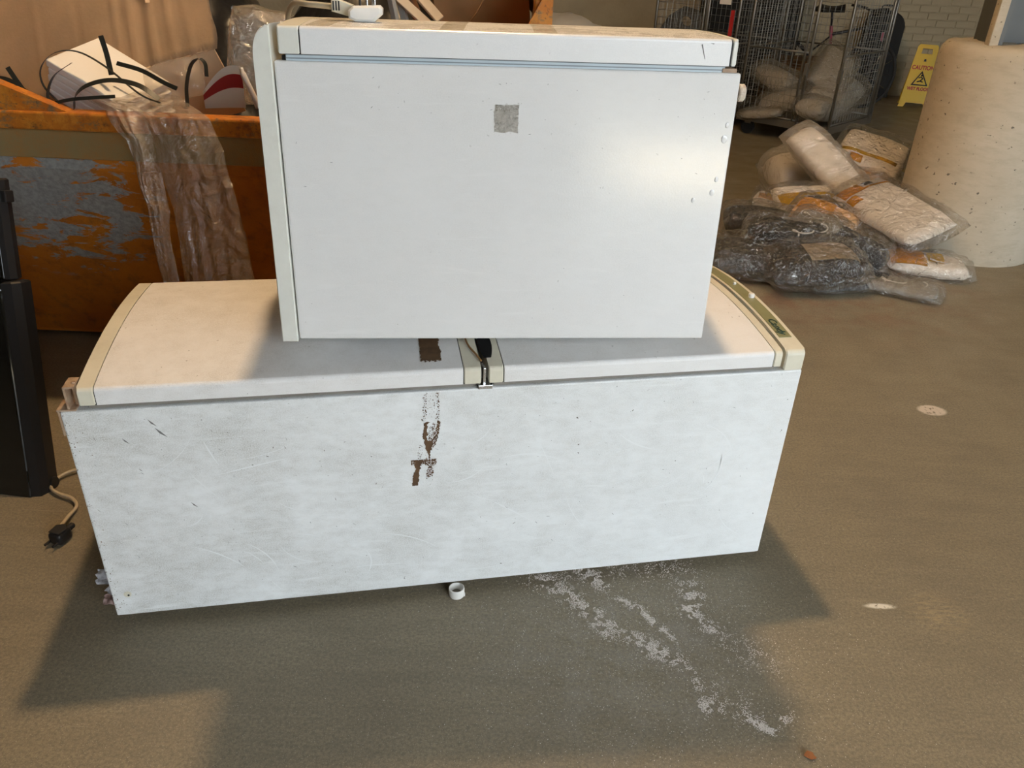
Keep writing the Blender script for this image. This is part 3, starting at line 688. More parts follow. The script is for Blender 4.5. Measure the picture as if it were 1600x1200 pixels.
card_strip('white_face', 0, 1, M_['card_w'], 0); card_strip('red_stripe', .48, .80, M_['red'], -.0015)
tube('rolled_edge', spline([(.120, .008, .118), (.128, .004, .09), (.150, .004, .03), (.158, .004, 0)], 6), [.006]*4+[.009]*15, M_['card_w'], rc, 10)
# clear bag standing at the right end of the heap, loose film
cbag = from_bm('clear_plastic_bag', pillow_bm(.20, .30, .12, 21, .010, .07), M_['film'], None, (-.85, 2.70, 1.045), (math.radians(78), math.radians(8), math.radians(4)), smooth=True)
tag(cbag, 'crumpled translucent plastic bag on the skip heap just left of the upper fridge', 'plastic bag')
fb = from_bm('crumpled_film', pillow_bm(.18, .13, .06, 33, .014, .05, freq=14), M_['film_thin'], None, (-1.075, 2.55, .985), (math.radians(50), math.radians(-14), .2), smooth=True)
tag(fb, 'small crumpled clear film between foam stack and curled card', 'plastic film')
# long plastic sheet hanging over the rim
ps = empty('plastic_sheet', (0, 0, 0)); tag(ps, 'long translucent plastic sheet hanging over the skip rim down behind the fridge', 'plastic sheet')
def interp(tab, t):
    for (t0, *a), (t1, *c) in zip(tab, tab[1:]):
        if t <= t1: f = (t-t0)/(t1-t0); f = f*f*(3-2*f); return [x+(y-x)*f for x, y in zip(a, c)]
    return tab[-1][1:]
def drape(name, tab, seed, folds, amp, ns=46, nt=80):
    b = bmesh.new(); rows = []
    for i in range(nt+1):
        t = i/nt; xl, xr, y, z = interp(tab, t); row = []
        for j in range(ns+1):
            s = j/ns; p = Vector((s*folds, t*3, seed))
            dy = amp*(.8*math.sin(s*math.pi*folds+2.5*noise.noise(Vector((t*2, s, seed))))+1.1*noise.noise(p*1.3)+.6*noise.noise(Vector((s*folds*2.5, t*9, seed))))
            arch = amp*2.0*math.sin(math.pi*s)
            row.append(b.verts.new((xl+(xr-xl)*s+.010*noise.noise(Vector((t*9, s*2, seed))), y-abs(dy)*.9-arch, z+.25*dy+arch*.3)))
        rows.append(row)
    for A, B in zip(rows, rows[1:]):
        for j in range(ns): b.faces.new((A[j], A[j+1], B[j+1], B[j]))
    return from_bm(name, b, M_['film'], ps, smooth=True)
drape('sheet', [(0, -1.31, -1.08, 2.56, .945), (.2, -1.20, -.98, 2.43, .935), (.32, -1.10, -.905, 2.345, .918), (.42, -1.07, -.868, 2.325, .83), (.7, -1.035, -.83, 2.30, .60), (.86, -1.03, -.805, 2.28, .44), (1, -1.03, -.745, 2.25, .30)], 3, 4, .014)
drape('gathered_edge', [(0, -1.33, -1.20, 2.50, .935), (.2, -1.21, -1.10, 2.36, .93), (.34, -1.145, -1.07, 2.325, .86), (.6, -1.105, -1.045, 2.29, .66), (.85, -1.09, -1.04, 2.26, .45), (1, -1.06, -1.015, 2.24, .30)], 9, 3, .012, 26)
# painted slats and a torn box at the right end of the heap
def plank(lab, p0, p1, w, t, mat, roll=0, name='slat'):
    p0, p1 = Vector(p0), Vector(p1); d = p1-p0; L = d.length
    o = box(name, (-L/2, -w/2, -t/2), (L/2, w/2, t/2), mat, None, .002)
    o.rotation_mode = 'QUATERNION'; o.rotation_quaternion = d.to_track_quat('X', 'Z') @ Matrix.Rotation(roll, 3, 'X').to_quaternion(); o.location = (p0+p1)/2
    tag(o, lab, 'slat', 'loose slats in the skip'); return o
plank('cream painted slat sloping down to the right on the skip heap', (-.47, 2.82, 1.27), (-.255, 2.80, 1.10), .03, .012, M_['wood_c'], .9)
plank('short grey-cream slat, rightmost of the loose slats', (-.40, 2.86, 1.28), (-.285, 2.84, 1.165), .035, .010, M_['wood_c'], .7)
plank('grey slat, leftmost of the loose slats in the skip', (-.445, 2.80, 1.26), (-.405, 2.78, 1.07), .016, .022, M_['wood_g'], .2)
plank('grey slat, second from the left of the loose slats', (-.425, 2.83, 1.26), (-.375, 2.82, 1.07), .016, .022, M_['wood_g'], .2)
plank('reddish brown board lying under the cream slats', (-.40, 2.88, 1.25), (-.31, 2.87, 1.05), .012, .10, plain('red_brown_board', (.20, .10, .06), .7), 1.57)
bb = empty('cardboard_box', (-.135, 3.12, .80), (math.radians(4), math.radians(-6), math.radians(8))); tag(bb, 'open brown cardboard box at the right end of the skip', 'cardboard box')
for lo_, hi_ in (((-.16, -.15, 0), (.16, -.145, .52)), ((-.16, .145, 0), (.16, .15, .52)), ((-.16, -.145, 0), (-.155, .145, .52)), ((.155, -.145, 0), (.16, .145, .52)), ((-.155, -.145, 0), (.155, .145, .005))): box('box_side', lo_, hi_, M_['card2'], bb, 0)
prism('box_flap', [(.158, .52), (.166, .52), (.198, .36), (.192, .36)], -.14, .14, M_['card2'], bb, axis='y')
tube('tape_crease', [(-.15, -.152, .28), (-.02, -.153, .40), (.06, -.152, .52)], .003, M_['card2'], bb)

# ------------------------------------------------------------------ black glossy appliance panel leaning on the skip, its lead
bp = empty('black_appliance_door', (-1.288, 1.725, 0), (math.atan(-.24), math.radians(-2.5), math.radians(-7))); tag(bp, 'glossy black appliance door leaning against the skip at the left edge', 'appliance door')
box('lower_panel', (-.58, 0, .0), (-.032, .05, .585), M_['glossblack'], bp, .006, 3); box('upper_panel', (-.58, .035, .60), (-.045, .075, .86), M_['glossblack'], bp, .006, 3)
prism('edge_moulding', [(-.034, .004), (-.010, .012), (0, .035), (-.004, .075), (-.034, .085)], .0, .60, M_['black'], bp, axis='z', bev=.004)
prism('upper_moulding', [(-.047, .036), (-.034, .040), (-.028, .06), (-.034, .082), (-.047, .085)], .60, .86, M_['black'], bp, axis='z', bev=.004)
box('back_plate', (-.57, .05, .02), (-.05, .08, .85), M_['black'], bp, .002)
box('corner_bracket', (-.034, .045, .80), (-.018, .075, .83), M_['black'], bp, .003); cyl('bottom_foot', (-.02, .055, .03), 'x', .016, .05, M_['black'], bp)
pc = empty('power_lead', (-1.18, 1.66, 0)); tag(pc, 'dirty cream power lead with black plug on the floor left of the fridge freezer', 'power lead')
T = lambda L: [(x+1.18, y-1.66, z) for x, y, z in L]
tube('lead', spline(T([(-1.06, 1.93, .02), (-1.17, 1.90, .014), (-1.27, 1.84, .012), (-1.285, 1.775, .012), (-1.25, 1.742, .012), (-1.20, 1.722, .012), (-1.172, 1.69, .010), (-1.168, 1.64, .014), (-1.158, 1.585, .024)]), 8), .0048, M_['cord'], pc)
pl_ = empty('tmp', (0, 0, 0)); bpy.data.objects.remove(pl_)
pb = from_bm('plug', box_bm((-.020, -.024, 0), (.020, .022, .036), .010, 3), M_['black'], pc, (.034, -.098, .0), (0, 0, -.25), smooth=True)
prism('plug_face', [(-.016, -.018), (.016, -.018), (.018, .010), (0, .022), (-.018, .010)], .036, .039, M_['rubber'], pb, axis='z', bev=.001)
for k in (-1, 1): box('pin', (-.012*k-.0025 if k > 0 else .0095, -.042, .012), (-.012*k+.0025 if k > 0 else .0145, -.024, .017), M_['black'], pb, .0005)
box('cord_grip', (-.007, .020, .012), (.007, .045, .026), M_['rubber'], pb, .004)

# ------------------------------------------------------------------ little things on the floor
cr = empty('bottle_cap', (-.114, 1.425, 0)); tag(cr, 'small white plastic cap lying open at the front edge of the fridge freezer', 'cap')
b = bmesh.new(); N = 36; rows = []
for R_, z_ in ((.0, .003), (.0145, .003), (.0155, .024), (.0178, .024), (.0184, .020), (.0184, .002), (.017, 0), (0, 0)):
    rows.append([b.verts.new((R_*math.cos(2*math.pi*i/N)*1.04, R_*math.sin(2*math.pi*i/N), z_)) for i in range(N)])
for A, B in zip(rows, rows[1:]):
    for i in range(N): b.faces.new((A[i], A[(i+1) % N], B[(i+1) % N], B[i]))
from_bm('ring', b, M_['white'], cr, smooth=True); cyl('cap_inside', (0, 0, .004), 'z', .0143, .002, plain('dark_inside', (.22, .20, .17), .8), cr, 24, 0); box('tear_tab', (.014, -.008, .002), (.021, -.001, .012), M_['white'], cr, .002)  # disc inside the cap is darker than its ring
sp = empty('paper_scrap', (-.893, 1.335, .07)); tag(sp, 'torn crumpled label scrap at the left bottom corner of the fridge freezer', 'paper scrap')
m_scrap = plain('printed_paper', (.40, .40, .42), .7, var=.6, vscale=70); m_scrap2 = plain('pinkish_paper', (.30, .20, .18), .7, var=.5, vscale=70)
for i, (loc, rot, s, mm) in enumerate((((-.012, .01, .02), (.7, .3, .4), .050, m_scrap), ((.008, -.004, .002), (.9, -.2, 1.2), .040, m_scrap), ((.012, -.03, -.008), (.3, .1, .2), .040, m_scrap2))):
    b = bmesh.new(); bmesh.ops.create_grid(b, x_segments=10, y_segments=8, size=.5)
    for v in b.verts:
        v.co.x *= s*(1+.3*noise.noise(Vector((v.co.y*5, i, 0)))); v.co.y *= s*.7; v.co.z = .01*noise.noise(Vector((v.co.x*70, v.co.y*70, i)))
    bmesh.ops.solidify(b, geom=b.faces[:], thickness=.0006); from_bm('paper_piece', b, mm, sp, loc, rot)
lf = from_bm('dead_leaf', box_bm((-.5, -.5, -.5), (.5, .5, .5)), None); bpy.data.objects.remove(lf)
b = bmesh.new(); pts = ragged([(-.012, -.002), (-.004, .011), (.008, .006), (.013, -.004), (.002, -.010)], 8, .0015, 3)
vs = [b.verts.new((u, v, .004+.003*noise.noise(Vector((u*120, v*120, 0))))) for u, v in pts]; b.faces.new(vs); bmesh.ops.triangulate(b, faces=b.faces[:]); bmesh.ops.solidify(b, geom=b.faces[:], thickness=.001)
tag(from_bm('dead_leaf', b, plain('rust_brown_leaf', (.30, .11, .035), .6), None, (.620, 1.019, 0)), 'tiny rust brown leaf fragment on the floor at the bottom edge', 'leaf')
# spilled pale powder: thousands of grains in trodden streaks
rr = random.Random(21); vs = []; fs_ = []
def grain(x, y, s):
    i = len(vs); a = rr.uniform(0, 6.28)
    for k in range(3): vs.append((x+s*math.cos(a+k*2.1)*rr.uniform(.7, 1.2), y+s*math.sin(a+k*2.1)*rr.uniform(.7, 1.2), .0004))
    vs.append((x, y, .0004+s*.8)); fs_.extend([(i, i+1, i+3), (i+1, i+2, i+3), (i+2, i, i+3)])
streaks = [((.085, 1.50), (.20, 1.40), .020, 1500), ((.20, 1.40), (.335, 1.275), .016, 1500), ((.20, 1.385), (.255, 1.30), .010, 500), ((.195, 1.53), (.245, 1.475), .016, 900), ((.275, 1.435), (.325, 1.405), .008, 300),
           ((.325, 1.41), (.405, 1.305), .007, 700), ((.455, 1.50), (.475, 1.43), .020, 700), ((.46, 1.43), (.45, 1.385), .014, 900), ((.455, 1.385), (.50, 1.335), .014, 500), ((.33, 1.275), (.40, 1.25), .018, 900),
           ((.39, 1.25), (.43, 1.17), .010, 350), ((.42, 1.135), (.46, 1.13), .012, 450), ((.52, 1.11), (.565, 1.075), .008, 500), ((.575, 1.10), (.60, 1.11), .010, 200), ((.50, 1.33), (.62, 1.24), .035, 500), ((.05, 1.50), (.50, 1.56), .03, 1200), ((.44, 1.17), (.55, 1.10), .03, 500)]
for p, q, wd, n in streaks:
    for k in range(int(n*2.2)):
        t = rr.random(); x = p[0]+(q[0]-p[0])*t; y = p[1]+(q[1]-p[1])*t
        x += rr.gauss(0, wd*.8)+.012*noise.noise(Vector((x*12, y*12, 1))); y += rr.gauss(0, wd*.8)+.012*noise.noise(Vector((x*12, y*12, 7)))
        if noise.noise(Vector((x*45, y*45, 4)))+.6*noise.noise(Vector((x*120, y*120, 2))) < -.04: continue
        grain(x, y, rr.choice([.0006, .0008, .0011, .0016]))
for k in range(5200): grain(rr.gauss(.32, .24), rr.gauss(1.27, .20), rr.choice([.0005, .0007, .0009, .0013]))
for k in range(2600): grain(rr.uniform(-1.0, 1.3), rr.uniform(.9, 1.9), rr.choice([.0004, .0005, .0008]))
me = bpy.data.meshes.new('spilled_powder'); me.from_pydata(vs, [], fs_)
tag(link('spilled_powder', me, plain('pale_powder', (.74, .68, .62), .9)), 'pale powder spilled and trodden over the floor in front of the fridge freezer', 'powder', kind='stuff')

# ------------------------------------------------------------------ heap of bagged clothing beside the plinth
M_['blk'] = plain('black_cloth', (.014, .015, .016), .9, bump=.6, bscale=14); M_['wht'] = plain('white_cloth', (.74, .68, .60), .9, bump=.7, bscale=11)
M_['ora'] = plain('orange_cloth', (.78, .36, .02), .85, bump=.2, bscale=25); M_['yel'] = plain('yellow_cloth', (.74, .46, .02), .8); M_['pea'] = plain('peach_cloth', (.66, .40, .20), .9, bump=.2, bscale=25)
M_['beige'] = plain('beige_card_print', (.46, .38, .28), .8, var=.25, vscale=60); M_['grey'] = plain('grey_cloth', (.26, .24, .21), .9, bump=.2, bscale=25); M_['dkg'] = plain('charcoal_cloth', (.035, .034, .032), .9, bump=.2, bscale=25)
M_['ink'] = plain('printed_barcode', (.03, .04, .06), .6); M_['cordw'] = plain('pale_drawcord', (.60, .56, .48), .7)
def sbag(lab, loc, rot, dims, content, extras=(), seed=1, flange=.09, fmat='bagfilm', group='bagged clothing beside the plinth', name='bagged_garment'):
    L, W, T = dims
    e = empty(name, loc, [math.radians(k) for k in rot]); tag(e, lab, 'bagged clothing', group)
    from_bm('garment', pillow_bm(L*.85, W*.82, T*.82, seed, .004, .05, 22, 16, 6), M_[content], e, smooth=True)
    from_bm('clear_bag', pillow_bm(L, W, T*1.12, seed, .009, flange, 46, 36, ridge=True), M_[fmat], e, smooth=True)
    for ex in extras:
        k, u0, v0, u1, v1, mm = ex[:6]; z = T*.38
        if k == 'patch':        # a printed or coloured area following the garment's top skin
            b = bmesh.new(); n = 10; G = []
            src = pillow_prof(L*.85, W*.82, T*.82, seed, .004, .05, 6)
            for i in range(n+1):
                row = []
                for j in range(n+1): p = src(u0+(u1-u0)*i/n, v0+(v1-v0)*j/n); row.append(b.verts.new((p.x, p.y, p.z+ex[6] if len(ex) > 6 else p.z+.0035)))
                G.append(row)
            for i in range(n):
                for j in range(n): b.faces.new((G[i][j], G[i+1][j], G[i+1][j+1], G[i][j+1]))
            bmesh.ops.solidify(b, geom=b.faces[:], thickness=.002)
            from_bm({'beige': 'size_card', 'ink': 'barcode', 'card_w': 'label'}.get(mm, 'coloured_panel'), b, M_[mm], e, smooth=True)
        if k == 'cord':
            pts = [(L*.42*(u0+(u1-u0)*t)+.03*math.cos(t*15), W*.42*(v0+(v1-v0)*t)+.022*math.sin(t*15), z*.9+.01*math.sin(t*7)+.006) for t in [q/40 for q in range(41)]]
            tube('drawcord', pts, .0035, M_[mm], e, 6)
    return e
def pillow_prof(L, W, T, seed, wr, flange, freq):
    off = Vector((seed*7.3, seed*3.1, seed*1.7))
    def f(u, v):
        wob = noise.noise(Vector((u*1.7, v*1.7, seed)))*.06
        x = L/2*(u*(1-.05*v*v)+wob*(1-u*u)); y = W/2*(v*(1-.06*u*u)+wob)
        e = max(0, 1-abs(u)**4)*max(0, 1-abs(v)**4)
        g = min(min(1, max(0, (1-abs(u))/flange)), min(1, max(0, (1-abs(v))/flange))); g = g*g*(3-2*g)
        p = Vector((x, y, 0))*freq; n1 = noise.noise(p+off)+.5*noise.noise(p*2.3+off)+.3*abs(noise.noise(p*4+off))*2
        return Vector((x, y, T/2*(e**.45)*g+wr*n1*(.35+.65*g)+.0012))
    return f
# back row first
sbag('translucent bag with a small orange patch, furthest left at the back of the bag heap', (1.80, 5.16, .16), (12, -6, 10), (.46, .40, .28), 'wht', [('patch', .15, -.75, .6, -.35, 'ora')], 1, .14, 'film')
sbag('long narrow whitish bag standing on end at the top of the bag heap', (1.80, 4.72, .33), (30, 30, -52), (.66, .24, .13), 'wht', (), 2, .10, 'film')
sbag('pale scribbled bag with a yellow band, topmost at the back of the heap', (2.13, 4.90, .36), (26, 12, -28), (.46, .40, .12), 'wht', [('patch', -.9, -.55, .8, -.38, 'yel'), ('patch', -.6, -.93, -.2, -.62, 'ora')], 3, .08)
sbag('whitish bag with yellow edge squeezed between heap and concrete plinth', (2.25, 4.88, .20), (20, -14, 42), (.44, .20, .12), 'wht', [('patch', .55, -.9, .95, .8, 'yel')], 4)
sbag('pale bag with beige lining under the scribbled bag at the back of the heap', (2.02, 4.78, .22), (14, 4, -20), (.44, .34, .16), 'pea', [('cord', -.6, -.6, .5, .3, 'cordw')], 5)
sbag('small bag with beige and yellow contents at the left middle of the heap', (1.48, 4.62, .10), (14, 0, 70), (.28, .25, .13), 'wht', [('patch', -.7, -.8, -.1, .8, 'pea'), ('patch', -.3, -.6, .3, .4, 'yel')], 6)
sbag('flat bag with yellow band and barcode left of the peach bag', (1.64, 4.52, .17), (22, -4, 4), (.42, .26, .10), 'wht', [('patch', -.9, -.8, .95, .1, 'yel'), ('patch', -.1, -.62, .75, -.15, 'card_w', .006), ('patch', 0, -.52, .5, -.25, 'ink', .009)], 7)
sbag('black clothing bag furthest left in the middle of the heap', (1.33, 4.30, .09), (8, 0, -8), (.44, .32, .16), 'blk', [('patch', .3, -.8, .9, .2, 'dkg')], 8)
sbag('peach coloured bag in the middle of the heap under the big white one', (1.62, 4.12, .17), (16, 10, -30), (.40, .30, .14), 'pea', [('patch', -.9, -.2, .2, .9, 'ora')], 9)
sbag('black clothing bag lying beneath the lower edge of the big white bag', (1.67, 3.82, .13), (8, 14, -38), (.44, .22, .15), 'blk', [('patch', -.95, -.6, -.55, .6, 'card_w')], 10)
sbag('clear bag of black cloth with pale drawcord, above the black bag with a size card', (1.33, 3.80, .19), (12, 0, -16), (.44, .26, .13), 'blk', [('cord', .1, -.9, .95, .2, 'cordw'), ('patch', -.2, .3, .6, .7, 'grey')], 11)
sbag('grey and white striped bundle bag in the centre of the heap', (1.52, 3.92, .20), (10, 8, -30), (.28, .20, .12), 'grey', [('cord', -.7, -.5, .6, .5, 'cordw')], 12)
sbag('charcoal clothing bag at the left front of the heap', (1.14, 3.72, .09), (6, 0, -6), (.44, .36, .15), 'dkg', (), 13)
sbag('dark flat bag lying under the black bag with the size card', (1.52, 3.56, .035), (0, 0, 12), (.34, .22, .06), 'blk', (), 15)
sbag('black clothing bag with a beige size card on top, front of the heap', (1.40, 3.56, .12), (10, -4, 6), (.50, .32, .16), 'blk', [('patch', -.22, -.55, .92, .62, 'beige', .006)], 14)
sbag('flat clear bag with pale cord coil, nearest of the heap', (1.82, 3.55, .035), (2, 0, -30), (.42, .22, .06), 'grey', [('cord', -.5, -.5, .7, .2, 'cordw'), ('patch', -.8, -.1, -.3, .8, 'blk')], 16, .12)
sbag('yellow clothing bag at the foot of the plinth, rightmost of the heap', (2.07, 3.82, .05), (4, 2, -14), (.46, .25, .10), 'wht', [('patch', -.95, -.9, -.1, .9, 'ora'), ('patch', -.05, -.5, .35, .9, 'yel'), ('cord', .0, -.6, .8, .3, 'cordw')], 17, .12)
sbag('big white bag with orange band and barcode lying over the front right of the heap', (1.97, 4.12, .235), (17, 9, -66), (.70, .40, .11), 'wht', [('patch', -.97, -.92, -.66, .92, 'ora'), ('patch', -.90, -.05, -.70, .80, 'card_w', .006), ('patch', -.87, .05, -.73, .35, 'ink', .009), ('patch', -.62, -.95, -.42, -.55, 'ora')], 18, .06)

# ------------------------------------------------------------------ roll cages with bags
def wires(P0, e, L, z0, z1, nv, nh, r=.0018):
    b = bmesh.new(); e = Vector(e)
    for k in range(nv+1): p = Vector(P0)+e*(L*k/nv); tube_into(b, [p+Vector((0, 0, z0)), p+Vector((0, 0, z1))], r, 4, False)
    for k in range(nh+1): z = z0+(z1-z0)*k/nh; tube_into(b, [Vector(P0)+Vector((0, 0, z)), Vector(P0)+e*L+Vector((0, 0, z))], r, 4, False)
    return b
def roll_cage(loc, rz, LX, LY, open_to, lab):
    e = empty('roll_cage', loc, (0, 0, rz)); tag(e, lab, 'roll cage', 'roll cages by the back wall')
    box('deck', (0, 0, .15), (LX, LY, .175), M_['cage'], e, .004); box('deck_edge', (-.01, -.01, .12), (LX+.01, .01, .18), M_['cage'], e, .004); box('deck_edge', (-.01, .0, .12), (.01, LY, .18), M_['cage'], e, .004)
    for x in (.08, LX-.08):
        for y in (.08, LY-.08):
            cs = box('castor_fork', (x-.02, y-.03, .09), (x+.02, y+.03, .15), M_['cage'], e, .004); cyl('castor_wheel', (x, y, .06), 'x', .06, .03, M_['rubber'], cs)
    H = 1.68
    for x, y in ((0, 0), (LX, 0), (LX, LY), (0, LY), (0, open_to), (LX*.93, 0)): tube('post', [(x, y, .16), (x, y, H)], .0125, M_['cage'], e, 10)
    tube('post', [(.0, open_to+.045, .16), (0, open_to+.045, H)], .010, M_['cage'], e, 10)
    for z in (.19, .72, 1.25, H):
        tube('rail', [(0, 0, z), (LX, 0, z)], .008, M_['cage'], e); tube('rail', [(0, open_to, z), (0, LY, z)], .008, M_['cage'], e); tube('rail', [(LX, 0, z), (LX, LY, z)], .008, M_['cage'], e); tube('rail', [(0, LY, z), (LX, LY, z)], .008, M_['cage'], e)
    for P0, d, L in (((0, 0, 0), (1, 0, 0), LX), ((0, open_to, 0), (0, 1, 0), LY-open_to), ((LX, 0, 0), (0, 1, 0), LY), ((0, LY, 0), (1, 0, 0), LX)):
        o = from_bm('wire_mesh', wires(P0, d, L, .19, H, max(4, int(L/.05)), 24), M_['cage'], e); o['kind'] = 'stuff'
    return e
CA = math.radians(47.1)
cg = roll_cage((2.513, 6.734, 0), CA, .86, .84, .28, 'wire roll cage full of whitish bags, nearest to the wet floor sign')
lt = box('latch', (-.02, -.02, .52), (.012, .012, .62), M_['cage'], cg, .003); box('latch', (-.02, .27, .55), (.012, .30, .64), M_['cage'], cg, .003)
cg2 = roll_cage((1.80, 7.40, 0), CA, .86, .84, .30, 'wire roll cage standing left behind the upper fridge corner')
rtg = box('warning_tag', (-.012, .04, .78), (-.006, .075, .98), M_['red'], cg2, .001); rtg['label'] = 'red warning tag'
box('cage_sign', (-.008, .09, 1.02), (-.003, .2, 1.2), M_['card_w'], cg2, .001)
M_['lin'] = plain('whitish_linen', (.40, .365, .30), .9, bump=.4, bscale=14)
def cbagf(lab, l, rot, dims, seed):
    p = Matrix.Rotation(CA, 3, 'Z') @ Vector(l)+Vector((2.513, 6.734, 0))
    sbag(lab, p, (rot[0], rot[1], math.degrees(CA)+rot[2]), dims, 'lin', (), seed, .08, 'bagfilm', 'whitish bags in the roll cage', 'bagged_laundry')
cbagf('whitish bag bulging low out of the open front of the roll cage', (.08, .17, .28), (0, 12, 0), (.44, .30, .20), 31)
cbagf('broad whitish bag against the right side mesh of the roll cage', (.45, .20, .36), (24, -20, 0), (.66, .44, .26), 32)
cbagf('whitish bag leaning up to the highest point in the roll cage', (.52, .30, .54), (30, -26, 10), (.62, .40, .20), 33)
cbagf('whitish bag behind the front mesh of the roll cage', (.14, .50, .30), (-10, 16, 80), (.46, .30, .20), 34)
cbagf('whitish bag at the left back of the roll cage', (.30, .66, .44), (14, -12, 70), (.50, .34, .22), 35)
cbagf('flat whitish bag sagging over the front edge of the cage deck', (.0, .60, .20), (0, 10, 85), (.42, .26, .09), 36)

# ------------------------------------------------------------------ wet floor sign
sg = empty('wet_floor_sign', (4.33, 9.25, 0), (0, 0, math.radians(-22))); tag(sg, 'yellow folding wet floor caution sign by the back wall', 'floor sign')
def sign_leaf(sgn):
    b = bmesh.new(); outer = [(-.16, 0), (-.155, .03), (-.10, .62), (-.085, .64), (.085, .64), (.10, .62), (.155, .03), (.16, 0), (.105, 0), (.085, .045), (-.085, .045), (-.105, 0)]
    hole = [(-.055, .545), (-.05, .60), (.05, .60), (.055, .545)]
    vs_ = [b.verts.new((x, 0, z)) for x, z in outer]; hs = [b.verts.new((x, 0, z)) for x, z in hole]
    es = [b.edges.new((vs_[i], vs_[(i+1) % len(vs_)])) for i in range(len(vs_))]+[b.edges.new((hs[i], hs[(i+1) % 4])) for i in range(4)]
    bmesh.ops.triangle_fill(b, edges=es, use_beauty=True); bmesh.ops.solidify(b, geom=b.faces[:], thickness=.012)
    return from_bm('front_leaf' if sgn < 0 else 'rear_leaf', b, M_['yellow'], sg, (0, sgn*.135, 0), (-sgn*-math.radians(12)*-1 if 0 else sgn*math.radians(12), 0, 0))
lf1 = sign_leaf(-1); lf2 = sign_leaf(1)
box('lower_step', (-.150, -.010, .05), (.150, .006, .13), M_['yellow'], lf1, .004)
RX = Matrix.Rotation(math.pi/2, 4, 'X')
FY = -.0135
text_mesh('caution_text', 'CAUTION', .058, M_['red'], lf1, Matrix.Translation((0, FY, .405)) @ RX, .001, .85)
text_mesh('wet_floor_text', 'WET FLOOR', .046, M_['red'], lf1, Matrix.Translation((0, FY, .19)) @ RX, .001, .85)
b = bmesh.new(); o3 = [(-.085, .225), (.085, .225), (0, .375)]; i3 = [(-.065, .237), (.065, .237), (0, .352)]
for y0 in (FY,):
    A = [b.verts.new((x, y0, z)) for x, z in o3]; B = [b.verts.new((x, y0, z)) for x, z in i3]
    for i in range(3): b.faces.new((A[i], A[(i+1) % 3], B[(i+1) % 3], B[i]))
bmesh.ops.solidify(b, geom=b.faces[:], thickness=.001); from_bm('warning_triangle', b, M_['signblack'], lf1)
b = bmesh.new(); tube_into(b, [(-.03, FY, .262), (.0, FY, .272), (.022, FY, .298)], .007, 6); tube_into(b, [(.022, FY, .298), (.002, FY, .312), (-.022, FY, .302)], .006, 6); tube_into(b, [(0, FY, .272), (.03, FY, .262)], .006, 6); bmesh.ops.create_uvsphere(b, u_segments=10, v_segments=6, radius=.010, matrix=Matrix.Translation((.006, FY, .328)))
from_bm('slipping_figure', b, M_['signblack'], lf1); prism('small_emblem', [(-.014, .47), (.014, .47), (.008, .495), (-.008, .495)], FY-.001, FY+.001, M_['signblack'], lf1, axis='y')

# ------------------------------------------------------------------ bicycle, suitcase, carton and added dark block by the back wall
bk = empty('bicycle', (3.12, 8.82, 0), (0, 0, math.radians(14))); tag(bk, 'dark bicycle parked at the back wall behind the roll cage', 'bicycle')
M_['bike'] = plain('dark_bike_paint', (.02, .02, .024), .4); M_['pink'] = plain('pink_paint', (.30, .06, .10), .5)
for x in (-.50, .52):
    b = bmesh.new(); tube_into(b, [(x+.32*math.cos(t), 0, .335+.32*math.sin(t)) for t in [2*math.pi*k/40 for k in range(40)]], .018, 8, False, True); wl = from_bm('wheel', b, M_['rubber'], bk, smooth=True)
    b = bmesh.new()
    for k in range(12): t = 2*math.pi*k/12; tube_into(b, [(x, 0, .335), (x+.30*math.cos(t), 0, .335+.30*math.sin(t))], .0015, 4, False)
    from_bm('spokes', b, M_['chrome'], wl)
for nm, p, q, r in (('seat_tube', (.06, 0, .30), (-.03, 0, .80), .016), ('seat_post', (-.03, 0, .80), (-.055, 0, .94), .012), ('top_tube', (-.02, 0, .72), (.42, 0, .80), .015), ('down_tube', (.06, 0, .30), (.42, 0, .72), .019), ('head_tube', (.40, 0, .86), (.44, 0, .68), .018), ('fork', (.44, 0, .68), (.52, 0, .335), .014), ('chain_stay', (.06, 0, .30), (-.50, 0, .335), .010), ('seat_stay', (-.02, 0, .70), (-.50, 0, .335), .009)): tube(nm, [p, q], r, M_['pink'] if nm == 'seat_tube' else M_['bike'], bk)
tube('handlebar', spline([(.36, -.30, .98), (.40, -.15, .97), (.40, 0, .95), (.40, .15, .97), (.36, .30, .98)], 5), .013, M_['bike'], bk); tube('stem', [(.40, 0, .86), (.40, 0, .95)], .014, M_['bike'], bk)
b = bmesh.new(); rows = []
for k in range(11):
    t = k/10; x = -.20+.28*t; wd = .075*(1-t)**.8+.014
    rows.append([b.verts.new((x, wd*s, .965+.018*(1-abs(s))-.03*abs(s)+.02*(2*t-1)**2)) for s in (-1, -.5, 0, .5, 1)]+[b.verts.new((x, wd*s*.8, .925)) for s in (1, -1)])
for A, B in zip(rows, rows[1:]):
    for i in range(7): b.faces.new((A[i], A[(i+1) % 7], B[(i+1) % 7], B[i]))
b.faces.new(rows[0]); b.faces.new(rows[-1][::-1]); from_bm('saddle', b, M_['black'], bk, smooth=True)
b = bmesh.new(); tube_into(b, [(.06+.09*math.cos(t), -.03, .30+.09*math.sin(t)) for t in [2*math.pi*k/24 for k in range(24)]], .006, 6, False, True); cw = from_bm('chainring', b, M_['chrome'], bk)
tube('crank', [(.06, -.05, .30), (.16, -.05, .18)], .009, M_['chrome'], cw)
su = empty('suitcase', (3.92, 9.55, 0), (0, 0, math.radians(-10))); tag(su, 'tall black round-topped suitcase against the back wall', 'suitcase')
prof = [(-.19, .05), (.19, .05), (.19, .78)]+[(.19*math.cos(t)*1, .78+.15*math.sin(t)) for t in [math.pi*k/12 for k in range(1, 12)]]+[(-.19, .78)]
